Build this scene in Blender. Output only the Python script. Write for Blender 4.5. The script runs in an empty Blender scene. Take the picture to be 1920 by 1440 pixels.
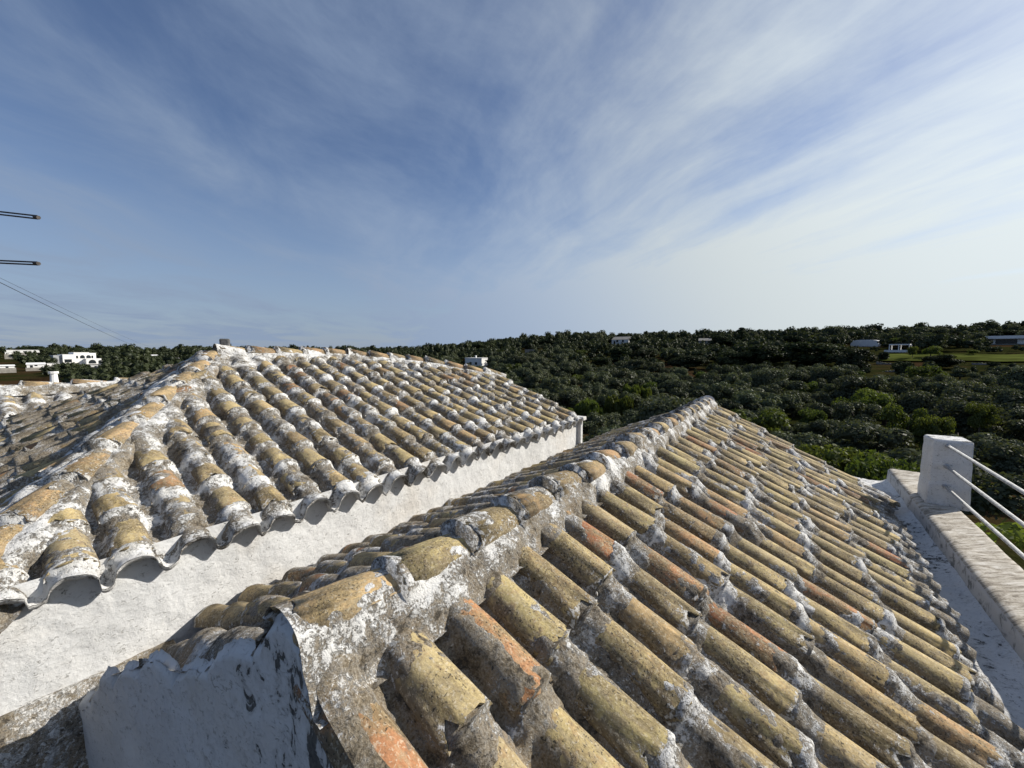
import bpy, math, random
import numpy as np
from mathutils import Vector, Matrix

random.seed(7)
rng = np.random.default_rng(11)
SC = bpy.context.scene
COL = SC.collection
R = math.radians

# ------------------------------------------------------------------ camera, sky, sun, exposure
CAMZ = 9.0
PITCH = math.atan(62 / 723)
cam_data = bpy.data.cameras.new('camera')
cam_data.sensor_width = 36.0
cam_data.lens = 36.0 * 723 / 1920
cam_data.clip_start = 0.05
cam_data.clip_end = 12000
cam = bpy.data.objects.new('camera', cam_data)
COL.objects.link(cam)
cam.location = (0, 0, CAMZ)
cam.rotation_euler = (math.pi / 2 - PITCH, 0, 0)
SC.camera = cam

SUN_AZ, SUN_EL = R(74), R(31)
SUN_DIR = Vector((math.sin(SUN_AZ) * math.cos(SUN_EL), math.cos(SUN_AZ) * math.cos(SUN_EL), math.sin(SUN_EL)))
SKY_STRENGTH = 0.075
sun_data = bpy.data.lights.new('sun', 'SUN')
sun_data.energy = 5.0
sun_data.angle = R(0.55)
sun_data.color = (1.0, 0.945, 0.85)
sun = bpy.data.objects.new('sun', sun_data)
COL.objects.link(sun)
sun.rotation_euler = SUN_DIR.to_track_quat('Z', 'Y').to_euler()
sun.location = (30, 10, 40)
SC.view_settings.view_transform = 'Standard'
SC.view_settings.look = 'None'
SC.view_settings.gamma = 1.0
SC.view_settings.use_curve_mapping = False
SC.view_settings.exposure = 0.34


# ------------------------------------------------------------------ node helper
class NT:
    def __init__(self, tree):
        self.t = tree
        self.n = tree.nodes
        self.l = tree.links

    def new(self, typ, **kw):
        nd = self.n.new(typ)
        for k, v in kw.items():
            setattr(nd, k, v)
        return nd

    def put(self, sock, val):
        if isinstance(val, bpy.types.NodeSocket):
            self.l.new(val, sock)
        elif val is not None:
            if hasattr(sock.default_value, '__len__') and not hasattr(val, '__len__'):
                val = (val,) * len(sock.default_value)
            if hasattr(sock.default_value, '__len__') and len(sock.default_value) == 4 and len(val) == 3:
                val = (*val, 1.0)
            sock.default_value = val

    def math(self, op, a, b=None, c=None, clamp=False):
        nd = self.new('ShaderNodeMath', operation=op, use_clamp=clamp)
        self.put(nd.inputs[0], a)
        if b is not None: self.put(nd.inputs[1], b)
        if c is not None: self.put(nd.inputs[2], c)
        return nd.outputs[0]

    def vmath(self, op, a, b=None, out=0):
        nd = self.new('ShaderNodeVectorMath', operation=op)
        self.put(nd.inputs[0], a)
        if b is not None: self.put(nd.inputs[1], b)
        return nd.outputs[out]

    def noise(self, vec, scale, detail=4, rough=0.55, dist=0.0):
        nd = self.new('ShaderNodeTexNoise')
        self.put(nd.inputs['Vector'], vec)
        nd.inputs['Scale'].default_value = scale
        nd.inputs['Detail'].default_value = detail
        nd.inputs['Roughness'].default_value = rough
        nd.inputs['Distortion'].default_value = dist
        return nd.outputs[0]

    def voro(self, vec, scale, feature='F1'):
        nd = self.new('ShaderNodeTexVoronoi', feature=feature)
        self.put(nd.inputs['Vector'], vec)
        nd.inputs['Scale'].default_value = scale
        return nd.outputs['Distance']

    def step(self, v, lo, hi):
        nd = self.new('ShaderNodeMapRange', interpolation_type='SMOOTHSTEP')
        self.put(nd.inputs[0], v)
        self.put(nd.inputs[1], lo)
        self.put(nd.inputs[2], hi)
        return nd.outputs[0]

    def lin(self, v, lo, hi, a=0.0, b=1.0):
        nd = self.new('ShaderNodeMapRange')
        self.put(nd.inputs[0], v)
        for i, q in enumerate((lo, hi, a, b)):
            self.put(nd.inputs[i + 1], q)
        return nd.outputs[0]

    def mix(self, f, a, b, typ='MIX'):
        nd = self.new('ShaderNodeMix', data_type='RGBA', blend_type=typ)
        self.put(nd.inputs[0], f)
        self.put(nd.inputs[6], a)
        self.put(nd.inputs[7], b)
        return nd.outputs[2]

    def ramp(self, f, stops, interp='LINEAR'):
        nd = self.new('ShaderNodeValToRGB')
        cr = nd.color_ramp
        cr.interpolation = interp
        while len(cr.elements) < len(stops):
            cr.elements.new(0.5)
        for e, (p, c) in zip(cr.elements, stops):
            e.position = p
            e.color = (*c, 1)
        self.put(nd.inputs[0], f)
        return nd.outputs[0]

    def bump(self, h, strength, dist, normal=None):
        nd = self.new('ShaderNodeBump')
        nd.inputs['Strength'].default_value = strength
        nd.inputs['Distance'].default_value = dist
        self.put(nd.inputs['Height'], h)
        if normal is not None: self.put(nd.inputs['Normal'], normal)
        return nd.outputs[0]

    def attr(self, name):
        nd = self.new('ShaderNodeAttribute', attribute_name=name)
        return nd.outputs['Fac']

    def mapping(self, vec, loc=(0, 0, 0), rot=(0, 0, 0), scale=(1, 1, 1)):
        nd = self.new('ShaderNodeMapping')
        self.put(nd.inputs[0], vec)
        nd.inputs[1].default_value = loc
        nd.inputs[2].default_value = rot
        nd.inputs[3].default_value = scale
        return nd.outputs[0]


# ------------------------------------------------------------------ sky
world = bpy.data.worlds.new('World')
SC.world = world
world.use_nodes = True
W = NT(world.node_tree)
W.n.clear()
sky = W.new('ShaderNodeTexSky', sky_type='NISHITA')
sky.sun_disc = False
sky.sun_elevation = SUN_EL
sky.sun_rotation = SUN_AZ
sky.altitude = 200
sky.air_density = 1.0
sky.dust_density = 0.6
sky.ozone_density = 1.6
gdir = W.new('ShaderNodeTexCoord').outputs['Generated']
sep = W.new('ShaderNodeSeparateXYZ')
W.put(sep.inputs[0], gdir)
up = W.math('MAXIMUM', sep.outputs[2], 0.0)
den = W.math('ADD', up, 0.10)
px = W.math('DIVIDE', sep.outputs[0], den)
py = W.math('DIVIDE', sep.outputs[1], den)
comb = W.new('ShaderNodeCombineXYZ')
W.put(comb.inputs[0], px)
W.put(comb.inputs[1], py)
pl = comb.outputs[0]
# cirrus: streaks running away from the camera, a little left of its heading
STREAK = R(-21)
rotv = W.mapping(pl, rot=(0, 0, STREAK))
sepr = W.new('ShaderNodeSeparateXYZ')
W.put(sepr.inputs[0], rotv)
warp = W.noise(pl, 0.55, 3, 0.5)
wv = W.vmath('ADD', rotv, W.vmath('MULTIPLY', W.vmath('SUBTRACT', warp, (0.5, 0.5, 0.5)), (0.7, 0.5, 0)))
streak = W.noise(W.mapping(wv, scale=(1.5, 0.20, 1)), 1.0, 7, 0.58)
fine = W.noise(W.mapping(wv, loc=(4, 9, 0), scale=(4.2, 0.55, 1)), 1.0, 8, 0.62)
veil = W.noise(W.mapping(wv, loc=(2.3, 1.0, 0), scale=(0.42, 0.30, 1)), 1.0, 4, 0.5)
wisps = W.noise(W.mapping(pl, loc=(7, 3, 0), rot=(0, 0, 0.7), scale=(1.5, 0.9, 1)), 1.0, 8, 0.62, 0.5)
# density grows across the streaks towards the sun side; the left is only thinly veiled
side = W.step(sepr.outputs[0], -0.6, 1.9)
bands = W.math('MULTIPLY', W.math('ADD', W.math('MULTIPLY', W.math('SUBTRACT', streak, 0.5), 1.25), W.math('MULTIPLY', W.math('SUBTRACT', fine, 0.5), 0.55)), W.lin(side, 0, 1, 0.10, 1.0))
blots = W.math('ADD', W.math('MULTIPLY', W.math('SUBTRACT', wisps, 0.5), 1.45), W.math('MULTIPLY', W.math('SUBTRACT', veil, 0.5), 0.9))
dens = W.math('ADD', W.math('ADD', bands, W.math('MULTIPLY', blots, W.lin(side, 0, 1, 1.0, 0.55))), W.lin(side, 0, 1, 0.19, 0.60))
cloud = W.step(dens, 0.0, 0.92)
low = W.math('MULTIPLY', W.math('SUBTRACT', 1.0, W.step(up, -0.05, 0.44)), 0.78)
cloud = W.math('ADD', W.math('MULTIPLY', cloud, 0.86), low, clamp=True)
sdir = W.vmath('DOT_PRODUCT', gdir, tuple(SUN_DIR), out=1)
fwd = W.math('POWER', W.lin(sdir, -0.3, 1.0, 0.0, 1.0), 2.2)
cbright = W.lin(fwd, 0.0, 1.0, 3.9, 10.2)
ccol = W.vmath('MULTIPLY', W.mix(W.step(fwd, 0.0, 0.6), (0.76, 0.94, 1.26), (0.95, 1.0, 1.0)), cbright)
skyc = W.mix(1.0, sky.outputs[0], (0.99, 0.985, 1.09), 'MULTIPLY')
mixc = W.mix(1.0, W.mix(cloud, skyc, ccol), (0.96, 1.0, 1.03), 'MULTIPLY')
bg = W.new('ShaderNodeBackground')
W.put(bg.inputs[0], mixc)
bg.inputs[1].default_value = SKY_STRENGTH
outw = W.new('ShaderNodeOutputWorld')
W.l.new(bg.outputs[0], outw.inputs[0])


# ------------------------------------------------------------------ materials
def material(name):
    m = bpy.data.materials.new(name)
    m.use_nodes = True
    t = NT(m.node_tree)
    b = m.node_tree.nodes['Principled BSDF']
    b.inputs['Specular IOR Level'].default_value = 0.25
    return m, t, b


def mat_mortar(name, wash_bias=0.0):
    """old lime mortar: flaking whitewash over grey brown dirt and black lichen"""
    m, t, b = material(name)
    P = t.new('ShaderNodeTexCoord').outputs['Object']
    w = t.attr('wash')
    big = t.noise(P, 1.7, 3, 0.5)
    mid = t.noise(P, 9, 5, 0.6, 0.3)
    med = t.noise(P, 34, 6, 0.68, 0.5)
    fine = t.noise(P, 120, 5, 0.7, 0.3)
    base = t.math('ADD', t.math('MULTIPLY', med, 0.55), t.math('MULTIPLY', fine, 0.45))
    base = t.math('ADD', base, t.math('MULTIPLY', t.math('SUBTRACT', mid, 0.5), 0.50))
    base = t.math('ADD', base, t.math('MULTIPLY', t.math('SUBTRACT', big, 0.5), 0.25))
    base = t.math('ADD', base, t.math('MULTIPLY', t.math('SUBTRACT', w, 0.5 - wash_bias), 0.25))
    white = t.step(base, 0.535, 0.60)
    thin = t.math('MULTIPLY', t.step(base, 0.38, 0.55), 0.55)
    dirt = t.ramp(t.math('ADD', t.math('MULTIPLY', mid, 0.45), t.math('MULTIPLY', fine, 0.55)),
                  [(0.30, (0.050, 0.039, 0.027)), (0.44, (0.145, 0.117, 0.080)), (0.54, (0.27, 0.225, 0.16)), (0.66, (0.44, 0.39, 0.305))])
    ochre = t.step(t.noise(P, 4.5, 6, 0.7), 0.48, 0.66)
    dirt = t.mix(t.math('MULTIPLY', ochre, 0.6), dirt, (0.24, 0.165, 0.085))
    grey = t.ramp(fine, [(0.3, (0.20, 0.185, 0.165)), (0.7, (0.38, 0.36, 0.325))])
    wcol = t.ramp(t.noise(P, 22, 4, 0.6), [(0.35, (0.42, 0.41, 0.39)), (0.62, (0.74, 0.735, 0.72))])
    c = t.mix(thin, dirt, grey)
    c = t.mix(white, c, wcol)
    fl = t.math('ADD', t.noise(P, 62, 6, 0.74, 0.9), t.math('MULTIPLY', t.math('SUBTRACT', mid, 0.5), 0.75))
    fl = t.math('ADD', fl, t.math('MULTIPLY', t.math('SUBTRACT', big, 0.52), 0.5))
    fl = t.math('ADD', fl, t.math('MULTIPLY', t.math('SUBTRACT', w, 0.4), 0.10))
    c = t.mix(t.math('MULTIPLY', t.step(fl, 0.575, 0.63), 0.85), c, (0.66, 0.65, 0.63))
    pit = t.math('ADD', t.noise(P, 44, 6, 0.72, 0.6), t.math('MULTIPLY', t.math('SUBTRACT', 0.5, mid), 0.55))
    c = t.mix(t.math('MULTIPLY', t.step(pit, 0.56, 0.66), 0.80), c, (0.045, 0.039, 0.032))
    lich = t.math('MULTIPLY', t.step(t.noise(P, 60, 4, 0.65), 0.60, 0.66), t.step(t.noise(P, 6, 3, 0.5), 0.42, 0.62))
    c = t.mix(t.math('MULTIPLY', lich, 0.9), c, (0.035, 0.035, 0.036))
    t.put(b.inputs['Base Color'], c)
    b.inputs['Roughness'].default_value = 0.92
    h = t.math('ADD', t.math('MULTIPLY', white, 0.5), t.math('ADD', t.math('MULTIPLY', med, 0.9), t.math('MULTIPLY', fine, 0.6)))
    h2 = t.bump(t.noise(P, 26, 5, 0.6), 0.5, 0.012)
    t.put(b.inputs['Normal'], t.bump(t.math('SUBTRACT', h, t.math('MULTIPLY', pit, 0.8)), 1.0, 0.009, h2))
    return m


def mat_tile(name, ramp, dirt_amt=1.0):
    """hand made barrel tile: clay under yellow lichen, black specks and remains of whitewash"""
    m, t, b = material(name)
    oi = t.new('ShaderNodeObjectInfo')
    gi = t.new('ShaderNodeNewGeometry')
    rnd = t.math('FRACT', t.math('ADD', oi.outputs['Random'], gi.outputs['Random Per Island']))
    rnd2 = t.math('FRACT', t.math('MULTIPLY', rnd, 17.31))
    rnd3 = t.math('FRACT', t.math('MULTIPLY', rnd, 91.7))
    tc = t.new('ShaderNodeTexCoord')
    P0 = tc.outputs['Object']
    off = t.new('ShaderNodeCombineXYZ')
    t.put(off.inputs[0], t.math('MULTIPLY', rnd, 37.0))
    t.put(off.inputs[1], t.math('MULTIPLY', rnd2, 53.0))
    t.put(off.inputs[2], t.math('MULTIPLY', rnd3, 29.0))
    P = t.vmath('ADD', P0, off.outputs[0])
    uv = t.new('ShaderNodeSeparateXYZ')
    t.put(uv.inputs[0], tc.outputs['UV'])
    side = t.math('ABSOLUTE', t.math('SUBTRACT', uv.outputs[0], 0.5))
    base = t.ramp(rnd, ramp)
    n1 = t.noise(P, 7, 4, 0.6)
    n2 = t.noise(P, 30, 5, 0.65, 0.3)
    n3 = t.noise(P, 130, 4, 0.7)
    stretched = t.noise(t.mapping(P, scale=(1, 0.28, 1)), 60, 4, 0.6)
    c = t.mix(t.step(n1, 0.40, 0.66), base, t.mix(0.5, base, (0.50, 0.40, 0.19)))
    c = t.mix(t.math('MULTIPLY', t.step(t.math('ADD', n2, t.math('MULTIPLY', rnd2, 0.12)), 0.57, 0.70), 0.42), c, (0.36, 0.205, 0.10))
    c = t.mix(t.math('MULTIPLY', t.step(t.noise(P, 18, 4, 0.6), 0.50, 0.68), 0.5), c, (0.27, 0.205, 0.115))
    # greyer, dirtier towards the edges
    edge = t.math('ADD', t.math('MULTIPLY', side, 1.7), t.math('MULTIPLY', t.math('SUBTRACT', n2, 0.5), 1.6))
    edge = t.math('MULTIPLY', t.step(edge, 0.30, 0.66), 0.82 * dirt_amt)
    c = t.mix(edge, c, t.ramp(n3, [(0.32, (0.075, 0.062, 0.048)), (0.62, (0.20, 0.175, 0.14))]))
    grime = t.step(t.math('ADD', t.math('ADD', t.math('MULTIPLY', n1, 0.6), t.math('MULTIPLY', stretched, 0.55)), t.math('MULTIPLY', rnd3, 0.16)), 0.56, 0.74)
    c = t.mix(t.math('MULTIPLY', grime, 0.72), c, (0.115, 0.085, 0.05))
    c = t.mix(t.math('MULTIPLY', t.step(n3, 0.40, 0.62), 0.42), c, t.mix(0.72, c, (0.10, 0.07, 0.035)))
    c = t.mix(t.math('MULTIPLY', t.step(stretched, 0.50, 0.62), 0.35), c, t.mix(0.6, c, (0.62, 0.52, 0.33)))
    # black lichen specks
    sp = t.noise(P, 120, 4, 0.62, 0.3)
    spots = t.math('MULTIPLY', t.step(sp, 0.575, 0.615), t.step(t.math('ADD', n1, t.math('MULTIPLY', rnd2, 0.15)), 0.42, 0.60))
    sp2 = t.step(t.noise(P, 46, 5, 0.7, 0.4), 0.635, 0.68)
    c = t.mix(t.math('MULTIPLY', t.step(t.noise(P, 95, 5, 0.72, 0.5), 0.545, 0.62), 0.5), c, (0.56, 0.50, 0.385))
    c = t.mix(t.math('MULTIPLY', t.math('MAXIMUM', spots, sp2), 0.88), c, (0.032, 0.028, 0.022))
    # whitewash left on ends, flanks and in odd flakes
    ends = t.math('MAXIMUM', t.step(uv.outputs[1], 0.86, 1.0), t.math('SUBTRACT', 1.0, t.step(uv.outputs[1], 0.10, 0.36)))
    wm = t.math('ADD', t.math('MULTIPLY', n2, 0.55), t.math('MULTIPLY', t.noise(P, 75, 5, 0.72), 0.45))
    wm = t.math('ADD', wm, t.math('MULTIPLY', ends, 0.11))
    wm = t.math('ADD', wm, t.math('MULTIPLY', t.math('SUBTRACT', side, 0.25), 0.14))
    wm = t.math('ADD', wm, t.math('MULTIPLY', t.math('SUBTRACT', rnd3, 0.5), 0.09))
    wmask = t.step(wm, 0.60, 0.645)
    c = t.mix(t.math('MULTIPLY', wmask, 0.92), c, t.ramp(n3, [(0.3, (0.34, 0.325, 0.30)), (0.6, (0.62, 0.61, 0.59))]))
    t.put(b.inputs['Base Color'], c)
    b.inputs['Roughness'].default_value = 0.85
    h = t.math('ADD', t.math('MULTIPLY', n2, 0.6), t.math('ADD', t.math('MULTIPLY', n3, 0.5), t.math('MULTIPLY', wmask, 0.5)))
    h2 = t.bump(t.noise(P, 13, 3, 0.5), 0.5, 0.014)
    t.put(b.inputs['Normal'], t.bump(h, 0.8, 0.006, h2))
    return m


def mat_wall(name, tone=(0.655, 0.655, 0.65), speck=1.0):
    """trowelled lime plaster with grey specks, peeling to black where 'flake' says so"""
    m, t, b = material(name)
    P = t.new('ShaderNodeTexCoord').outputs['Object']
    f = t.attr('flake')
    n1 = t.noise(P, 2.2, 4, 0.55)
    n2 = t.noise(P, 16, 6, 0.65, 0.6)
    n3 = t.noise(P, 70, 5, 0.7, 0.4)
    c = t.mix(t.step(n1, 0.35, 0.7), tone, tuple(x * 0.87 for x in tone))
    c = t.mix(t.math('MULTIPLY', t.step(n3, 0.52, 0.72), 0.22 * speck), c, (0.44, 0.43, 0.40))
    sp = t.math('MULTIPLY', t.step(t.noise(t.mapping(P, rot=(0, 0, 0.9), scale=(1, 1, 1.6)), 40, 5, 0.72, 1.2), 0.56, 0.63), t.step(n2, 0.40, 0.58))
    c = t.mix(t.math('MULTIPLY', sp, 0.75 * speck), c, (0.28, 0.27, 0.25))
    beige = t.math('MULTIPLY', t.step(t.noise(P, 1.3, 5, 0.6), 0.50, 0.70), 0.40)
    c = t.mix(beige, c, (0.58, 0.52, 0.44))
    pk = t.math('ADD', t.math('MULTIPLY', t.noise(t.mapping(P, scale=(1.1, 1.1, 0.7)), 17, 7, 0.68, 0.5), 1.0), t.math('MULTIPLY', t.math('SUBTRACT', f, 0.5), 0.55))
    peel = t.step(pk, 0.60, 0.635)
    gr = t.math('MULTIPLY', t.step(pk, 0.46, 0.64), 0.45)
    c = t.mix(gr, c, (0.36, 0.355, 0.34))
    c = t.mix(t.math('MULTIPLY', peel, 0.93), c, t.ramp(n3, [(0.35, (0.035, 0.035, 0.034)), (0.7, (0.14, 0.135, 0.12))]))
    t.put(b.inputs['Base Color'], c)
    b.inputs['Roughness'].default_value = 0.9
    trowel = t.noise(P, 8, 3, 0.5)
    h2 = t.bump(trowel, 0.6, 0.025)
    h = t.math('SUBTRACT', t.math('ADD', t.math('MULTIPLY', n3, 0.7), t.math('MULTIPLY', n2, 0.6)), t.math('MULTIPLY', peel, 0.5))
    h = t.math('SUBTRACT', h, t.math('MULTIPLY', sp, 0.6))
    t.put(b.inputs['Normal'], t.bump(h, 0.6, 0.008, h2))
    return m


def mat_simple(name, col, rough=0.8, var=0.25, scale=3.0, metal=0.0):
    m, t, b = material(name)
    P = t.new('ShaderNodeTexCoord').outputs['Object']
    n = t.noise(P, scale, 5, 0.6)
    dark = tuple(x * (1 - var) for x in col)
    lite = tuple(min(1, x * (1 + var * 0.5)) for x in col)
    t.put(b.inputs['Base Color'], t.mix(t.step(n, 0.3, 0.7), dark, lite))
    b.inputs['Roughness'].default_value = rough
    b.inputs['Metallic'].default_value = metal
    return m


def mat_leaf(name, a, c2, trans=0.3, nscale=0.9):
    m = bpy.data.materials.new(name)
    m.use_nodes = True
    t = NT(m.node_tree)
    t.n.clear()
    oi = t.new('ShaderNodeObjectInfo').outputs['Random']
    gi = t.new('ShaderNodeNewGeometry').outputs['Random Per Island']
    P = t.new('ShaderNodeTexCoord').outputs['Object']
    f = t.math('ADD', t.math('MULTIPLY', gi, 0.35), t.lin(t.noise(P, nscale, 3), 0.35, 0.65, 0.0, 0.65))
    c = t.mix(f, a, c2)
    hs = t.new('ShaderNodeHueSaturation')
    t.put(hs.inputs['Hue'], t.lin(oi, 0, 1, 0.485, 0.515))
    t.put(hs.inputs['Value'], t.lin(t.math('FRACT', t.math('MULTIPLY', oi, 7.7)), 0, 1, 0.7, 1.3))
    t.put(hs.inputs['Color'], c)
    d = t.new('ShaderNodeBsdfDiffuse')
    t.put(d.inputs[0], hs.outputs[0])
    tr = t.new('ShaderNodeBsdfTranslucent')
    t.put(tr.inputs[0], t.mix(1.0, hs.outputs[0], (1.25, 1.25, 0.6), 'MULTIPLY'))
    g = t.new('ShaderNodeBsdfGlossy')
    g.inputs['Roughness'].default_value = 0.5
    g.inputs[0].default_value = (0.5, 0.5, 0.5, 1)
    mx = t.new('ShaderNodeMixShader')
    mx.inputs[0].default_value = trans
    t.l.new(d.outputs[0], mx.inputs[1])
    t.l.new(tr.outputs[0], mx.inputs[2])
    mg = t.new('ShaderNodeMixShader')
    mg.inputs[0].default_value = 0.03
    t.l.new(mx.outputs[0], mg.inputs[1])
    t.l.new(g.outputs[0], mg.inputs[2])
    o = t.new('ShaderNodeOutputMaterial')
    t.l.new(mg.outputs[0], o.inputs[0])
    return m


def mat_ground():
    m, t, b = material('grove_ground')
    P = t.new('ShaderNodeTexCoord').outputs['Object']
    n1 = t.noise(P, 0.035, 5, 0.6)
    n2 = t.noise(P, 0.3, 5, 0.6)
    n3 = t.noise(P, 2.5, 5, 0.65)
    c = t.ramp(n2, [(0.3, (0.014, 0.018, 0.006)), (0.5, (0.022, 0.024, 0.008)), (0.7, (0.038, 0.034, 0.014))])
    c = t.mix(t.step(n1, 0.46, 0.60), c, t.ramp(n3, [(0.3, (0.028, 0.017, 0.009)), (0.7, (0.062, 0.036, 0.02))]))
    c = t.mix(t.math('MULTIPLY', t.step(n3, 0.5, 0.7), 0.4), c, (0.040, 0.046, 0.014))
    t.put(b.inputs['Base Color'], c)
    b.inputs['Roughness'].default_value = 1.0
    b.inputs['Specular IOR Level'].default_value = 0.0
    t.put(b.inputs['Normal'], t.bump(n3, 0.6, 0.3))
    return m


TILE_RAMP = [(0.0, (0.44, 0.335, 0.155)), (0.22, (0.51, 0.405, 0.205)), (0.40, (0.37, 0.295, 0.165)), (0.55, (0.53, 0.395, 0.20)),
             (0.70, (0.42, 0.35, 0.165)), (0.83, (0.50, 0.34, 0.17)), (0.91, (0.44, 0.225, 0.11)), (0.97, (0.34, 0.125, 0.06))]
CAP_RAMP = [(0.0, (0.46, 0.36, 0.17)), (0.3, (0.52, 0.37, 0.19)), (0.55, (0.50, 0.32, 0.16)), (0.8, (0.48, 0.27, 0.13)), (1.0, (0.47, 0.38, 0.18))]
M_TILE = mat_tile('lichen_clay_tile', TILE_RAMP)
M_CAP = mat_tile('lichen_clay_ridge_tile', CAP_RAMP, 0.6)
M_MORTAR = mat_mortar('flaking_lime_mortar')
M_WALL = mat_wall('lime_plaster')
M_PALEWALL = mat_wall('pale_lime_plaster', (0.70, 0.695, 0.68), 1.3)
M_GREYWALL = mat_wall('weathered_lime_plaster', (0.52, 0.51, 0.495), 1.3)
def mat_coping():
    m, t, b = material('streaky_stone_coping')
    P = t.new('ShaderNodeTexCoord').outputs['Object']
    Q = t.mapping(P, rot=(0, 0, R(62)), scale=(1.0, 5.0, 1.0))
    a = t.noise(Q, 5, 6, 0.65, 0.8); f = t.noise(P, 60, 5, 0.7)
    c = t.ramp(t.math('ADD', t.math('MULTIPLY', a, 0.75), t.math('MULTIPLY', f, 0.25)),
               [(0.30, (0.10, 0.085, 0.075)), (0.43, (0.24, 0.21, 0.17)), (0.51, (0.42, 0.38, 0.32)), (0.64, (0.62, 0.59, 0.54))])
    geo = t.new('ShaderNodeNewGeometry'); sp = t.new('ShaderNodeSeparateXYZ'); t.put(sp.inputs[0], geo.outputs['True Normal'])
    pk = t.noise(P, 9, 6, 0.65, 0.5)
    side = t.mix(t.step(pk, 0.50, 0.64), (0.50, 0.49, 0.475), t.ramp(f, [(0.35, (0.12, 0.12, 0.115)), (0.7, (0.34, 0.335, 0.32))]))
    t.put(b.inputs['Base Color'], t.mix(t.step(sp.outputs[2], 0.6, 0.85), side, c))
    b.inputs['Roughness'].default_value = 0.95
    t.put(b.inputs['Normal'], t.bump(t.math('ADD', a, t.math('MULTIPLY', f, 0.4)), 0.6, 0.012))
    return m


M_COPING = mat_coping()
M_FARWHITE = mat_simple('far_white_plaster', (0.80, 0.79, 0.77), 0.9, 0.08, 0.5)
M_FARGREY = mat_simple('far_grey_stone', (0.30, 0.28, 0.25), 0.95, 0.3, 1.0)
M_DARKGLASS = mat_simple('dark_window_glass', (0.03, 0.035, 0.04), 0.15, 0.2, 1.0)
M_GREYPANEL = mat_simple('grey_panel', (0.35, 0.36, 0.37), 0.5, 0.2, 1.0)  # plain grey of the villa's left block and the rail flanges
M_RAIL = mat_simple('white_painted_steel', (0.44, 0.44, 0.435), 0.5, 0.35, 30)
M_ANT = mat_simple('dull_brown_metal', (0.075, 0.066, 0.062), 0.6, 0.4, 25)
M_WIRE = mat_simple('dark_cable', (0.04, 0.04, 0.045), 0.7, 0.2, 5)
M_WOOD = mat_simple('weathered_pole_wood', (0.10, 0.085, 0.07), 0.9, 0.3, 8)
M_STONE = mat_simple('dry_stone', (0.24, 0.22, 0.19), 0.95, 0.55, 3.0)
M_DARKSTONE = mat_simple('dark_cut_stone', (0.12, 0.12, 0.12), 0.9, 0.4, 30)
M_BARK = mat_simple('olive_bark', (0.085, 0.07, 0.055), 0.95, 0.4, 6)
M_OLIVE = mat_leaf('olive_leaves', (0.042, 0.052, 0.029), (0.102, 0.115, 0.068), 0.24)
M_DARKLEAF = mat_leaf('dark_evergreen_leaves', (0.014, 0.022, 0.009), (0.038, 0.05, 0.018), 0.2)
M_BRIGHT = mat_leaf('fresh_green_leaves', (0.052, 0.074, 0.014), (0.112, 0.138, 0.030), 0.38)
M_FARLEAF = mat_leaf('far_mixed_leaves', (0.024, 0.033, 0.017), (0.072, 0.085, 0.036), 0.2, 0.12)
M_GROUND = mat_ground()
M_FIELD_SPEC = 0.0
M_FIELD = mat_simple('mown_grass', (0.075, 0.088, 0.022), 1.0, 0.5, 0.12)
M_FIELD.node_tree.nodes['Principled BSDF'].inputs['Specular IOR Level'].default_value = M_FIELD_SPEC


# ------------------------------------------------------------------ object helpers
def mesh_np(name, V, F, mat=None, smooth=False, attrs=None):
    """V (n,3), F (m,k) with one k for all faces"""
    V = np.asarray(V, dtype=np.float32)
    F = np.asarray(F, dtype=np.int32)
    me = bpy.data.meshes.new(name)
    k = F.shape[1]
    me.vertices.add(len(V))
    me.vertices.foreach_set('co', V.ravel())
    me.loops.add(F.size)
    me.loops.foreach_set('vertex_index', F.ravel())
    me.polygons.add(len(F))
    me.polygons.foreach_set('loop_start', np.arange(0, F.size, k, dtype=np.int32))
    if smooth:
        me.polygons.foreach_set('use_smooth', np.ones(len(F), dtype=bool))
    if attrs:
        for an, av in attrs.items():
            a = me.attributes.new(an, 'FLOAT', 'POINT')
            a.data.foreach_set('value', np.asarray(av, dtype=np.float32).ravel())
    me.update(calc_edges=True)
    me.validate()
    if mat: me.materials.append(mat)
    return me


def mesh_py(name, V, F, mat=None, smooth=False):
    me = bpy.data.meshes.new(name)
    me.from_pydata([tuple(v) for v in V], [], [tuple(f) for f in F])
    me.update()
    if smooth:
        me.polygons.foreach_set('use_smooth', np.ones(len(me.polygons), dtype=bool))
    if mat: me.materials.append(mat)
    return me


def link(name, me, parent=None, mw=None):
    o = bpy.data.objects.new(name, me)
    COL.objects.link(o)
    if parent is not None: o.parent = parent
    if mw is not None: o.matrix_local = mw
    return o


def tag(o, label=None, cat=None, group=None, kind=None):
    if label: o['label'] = label
    if cat: o['category'] = cat
    if group: o['group'] = group
    if kind: o['kind'] = kind
    return o


def thing(name, label, cat, loc=(0, 0, 0), group=None, rz=0.0):
    o = link(name, None)
    o.location = loc
    o.rotation_euler = (0, 0, rz)
    return tag(o, label, cat, group)


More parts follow.
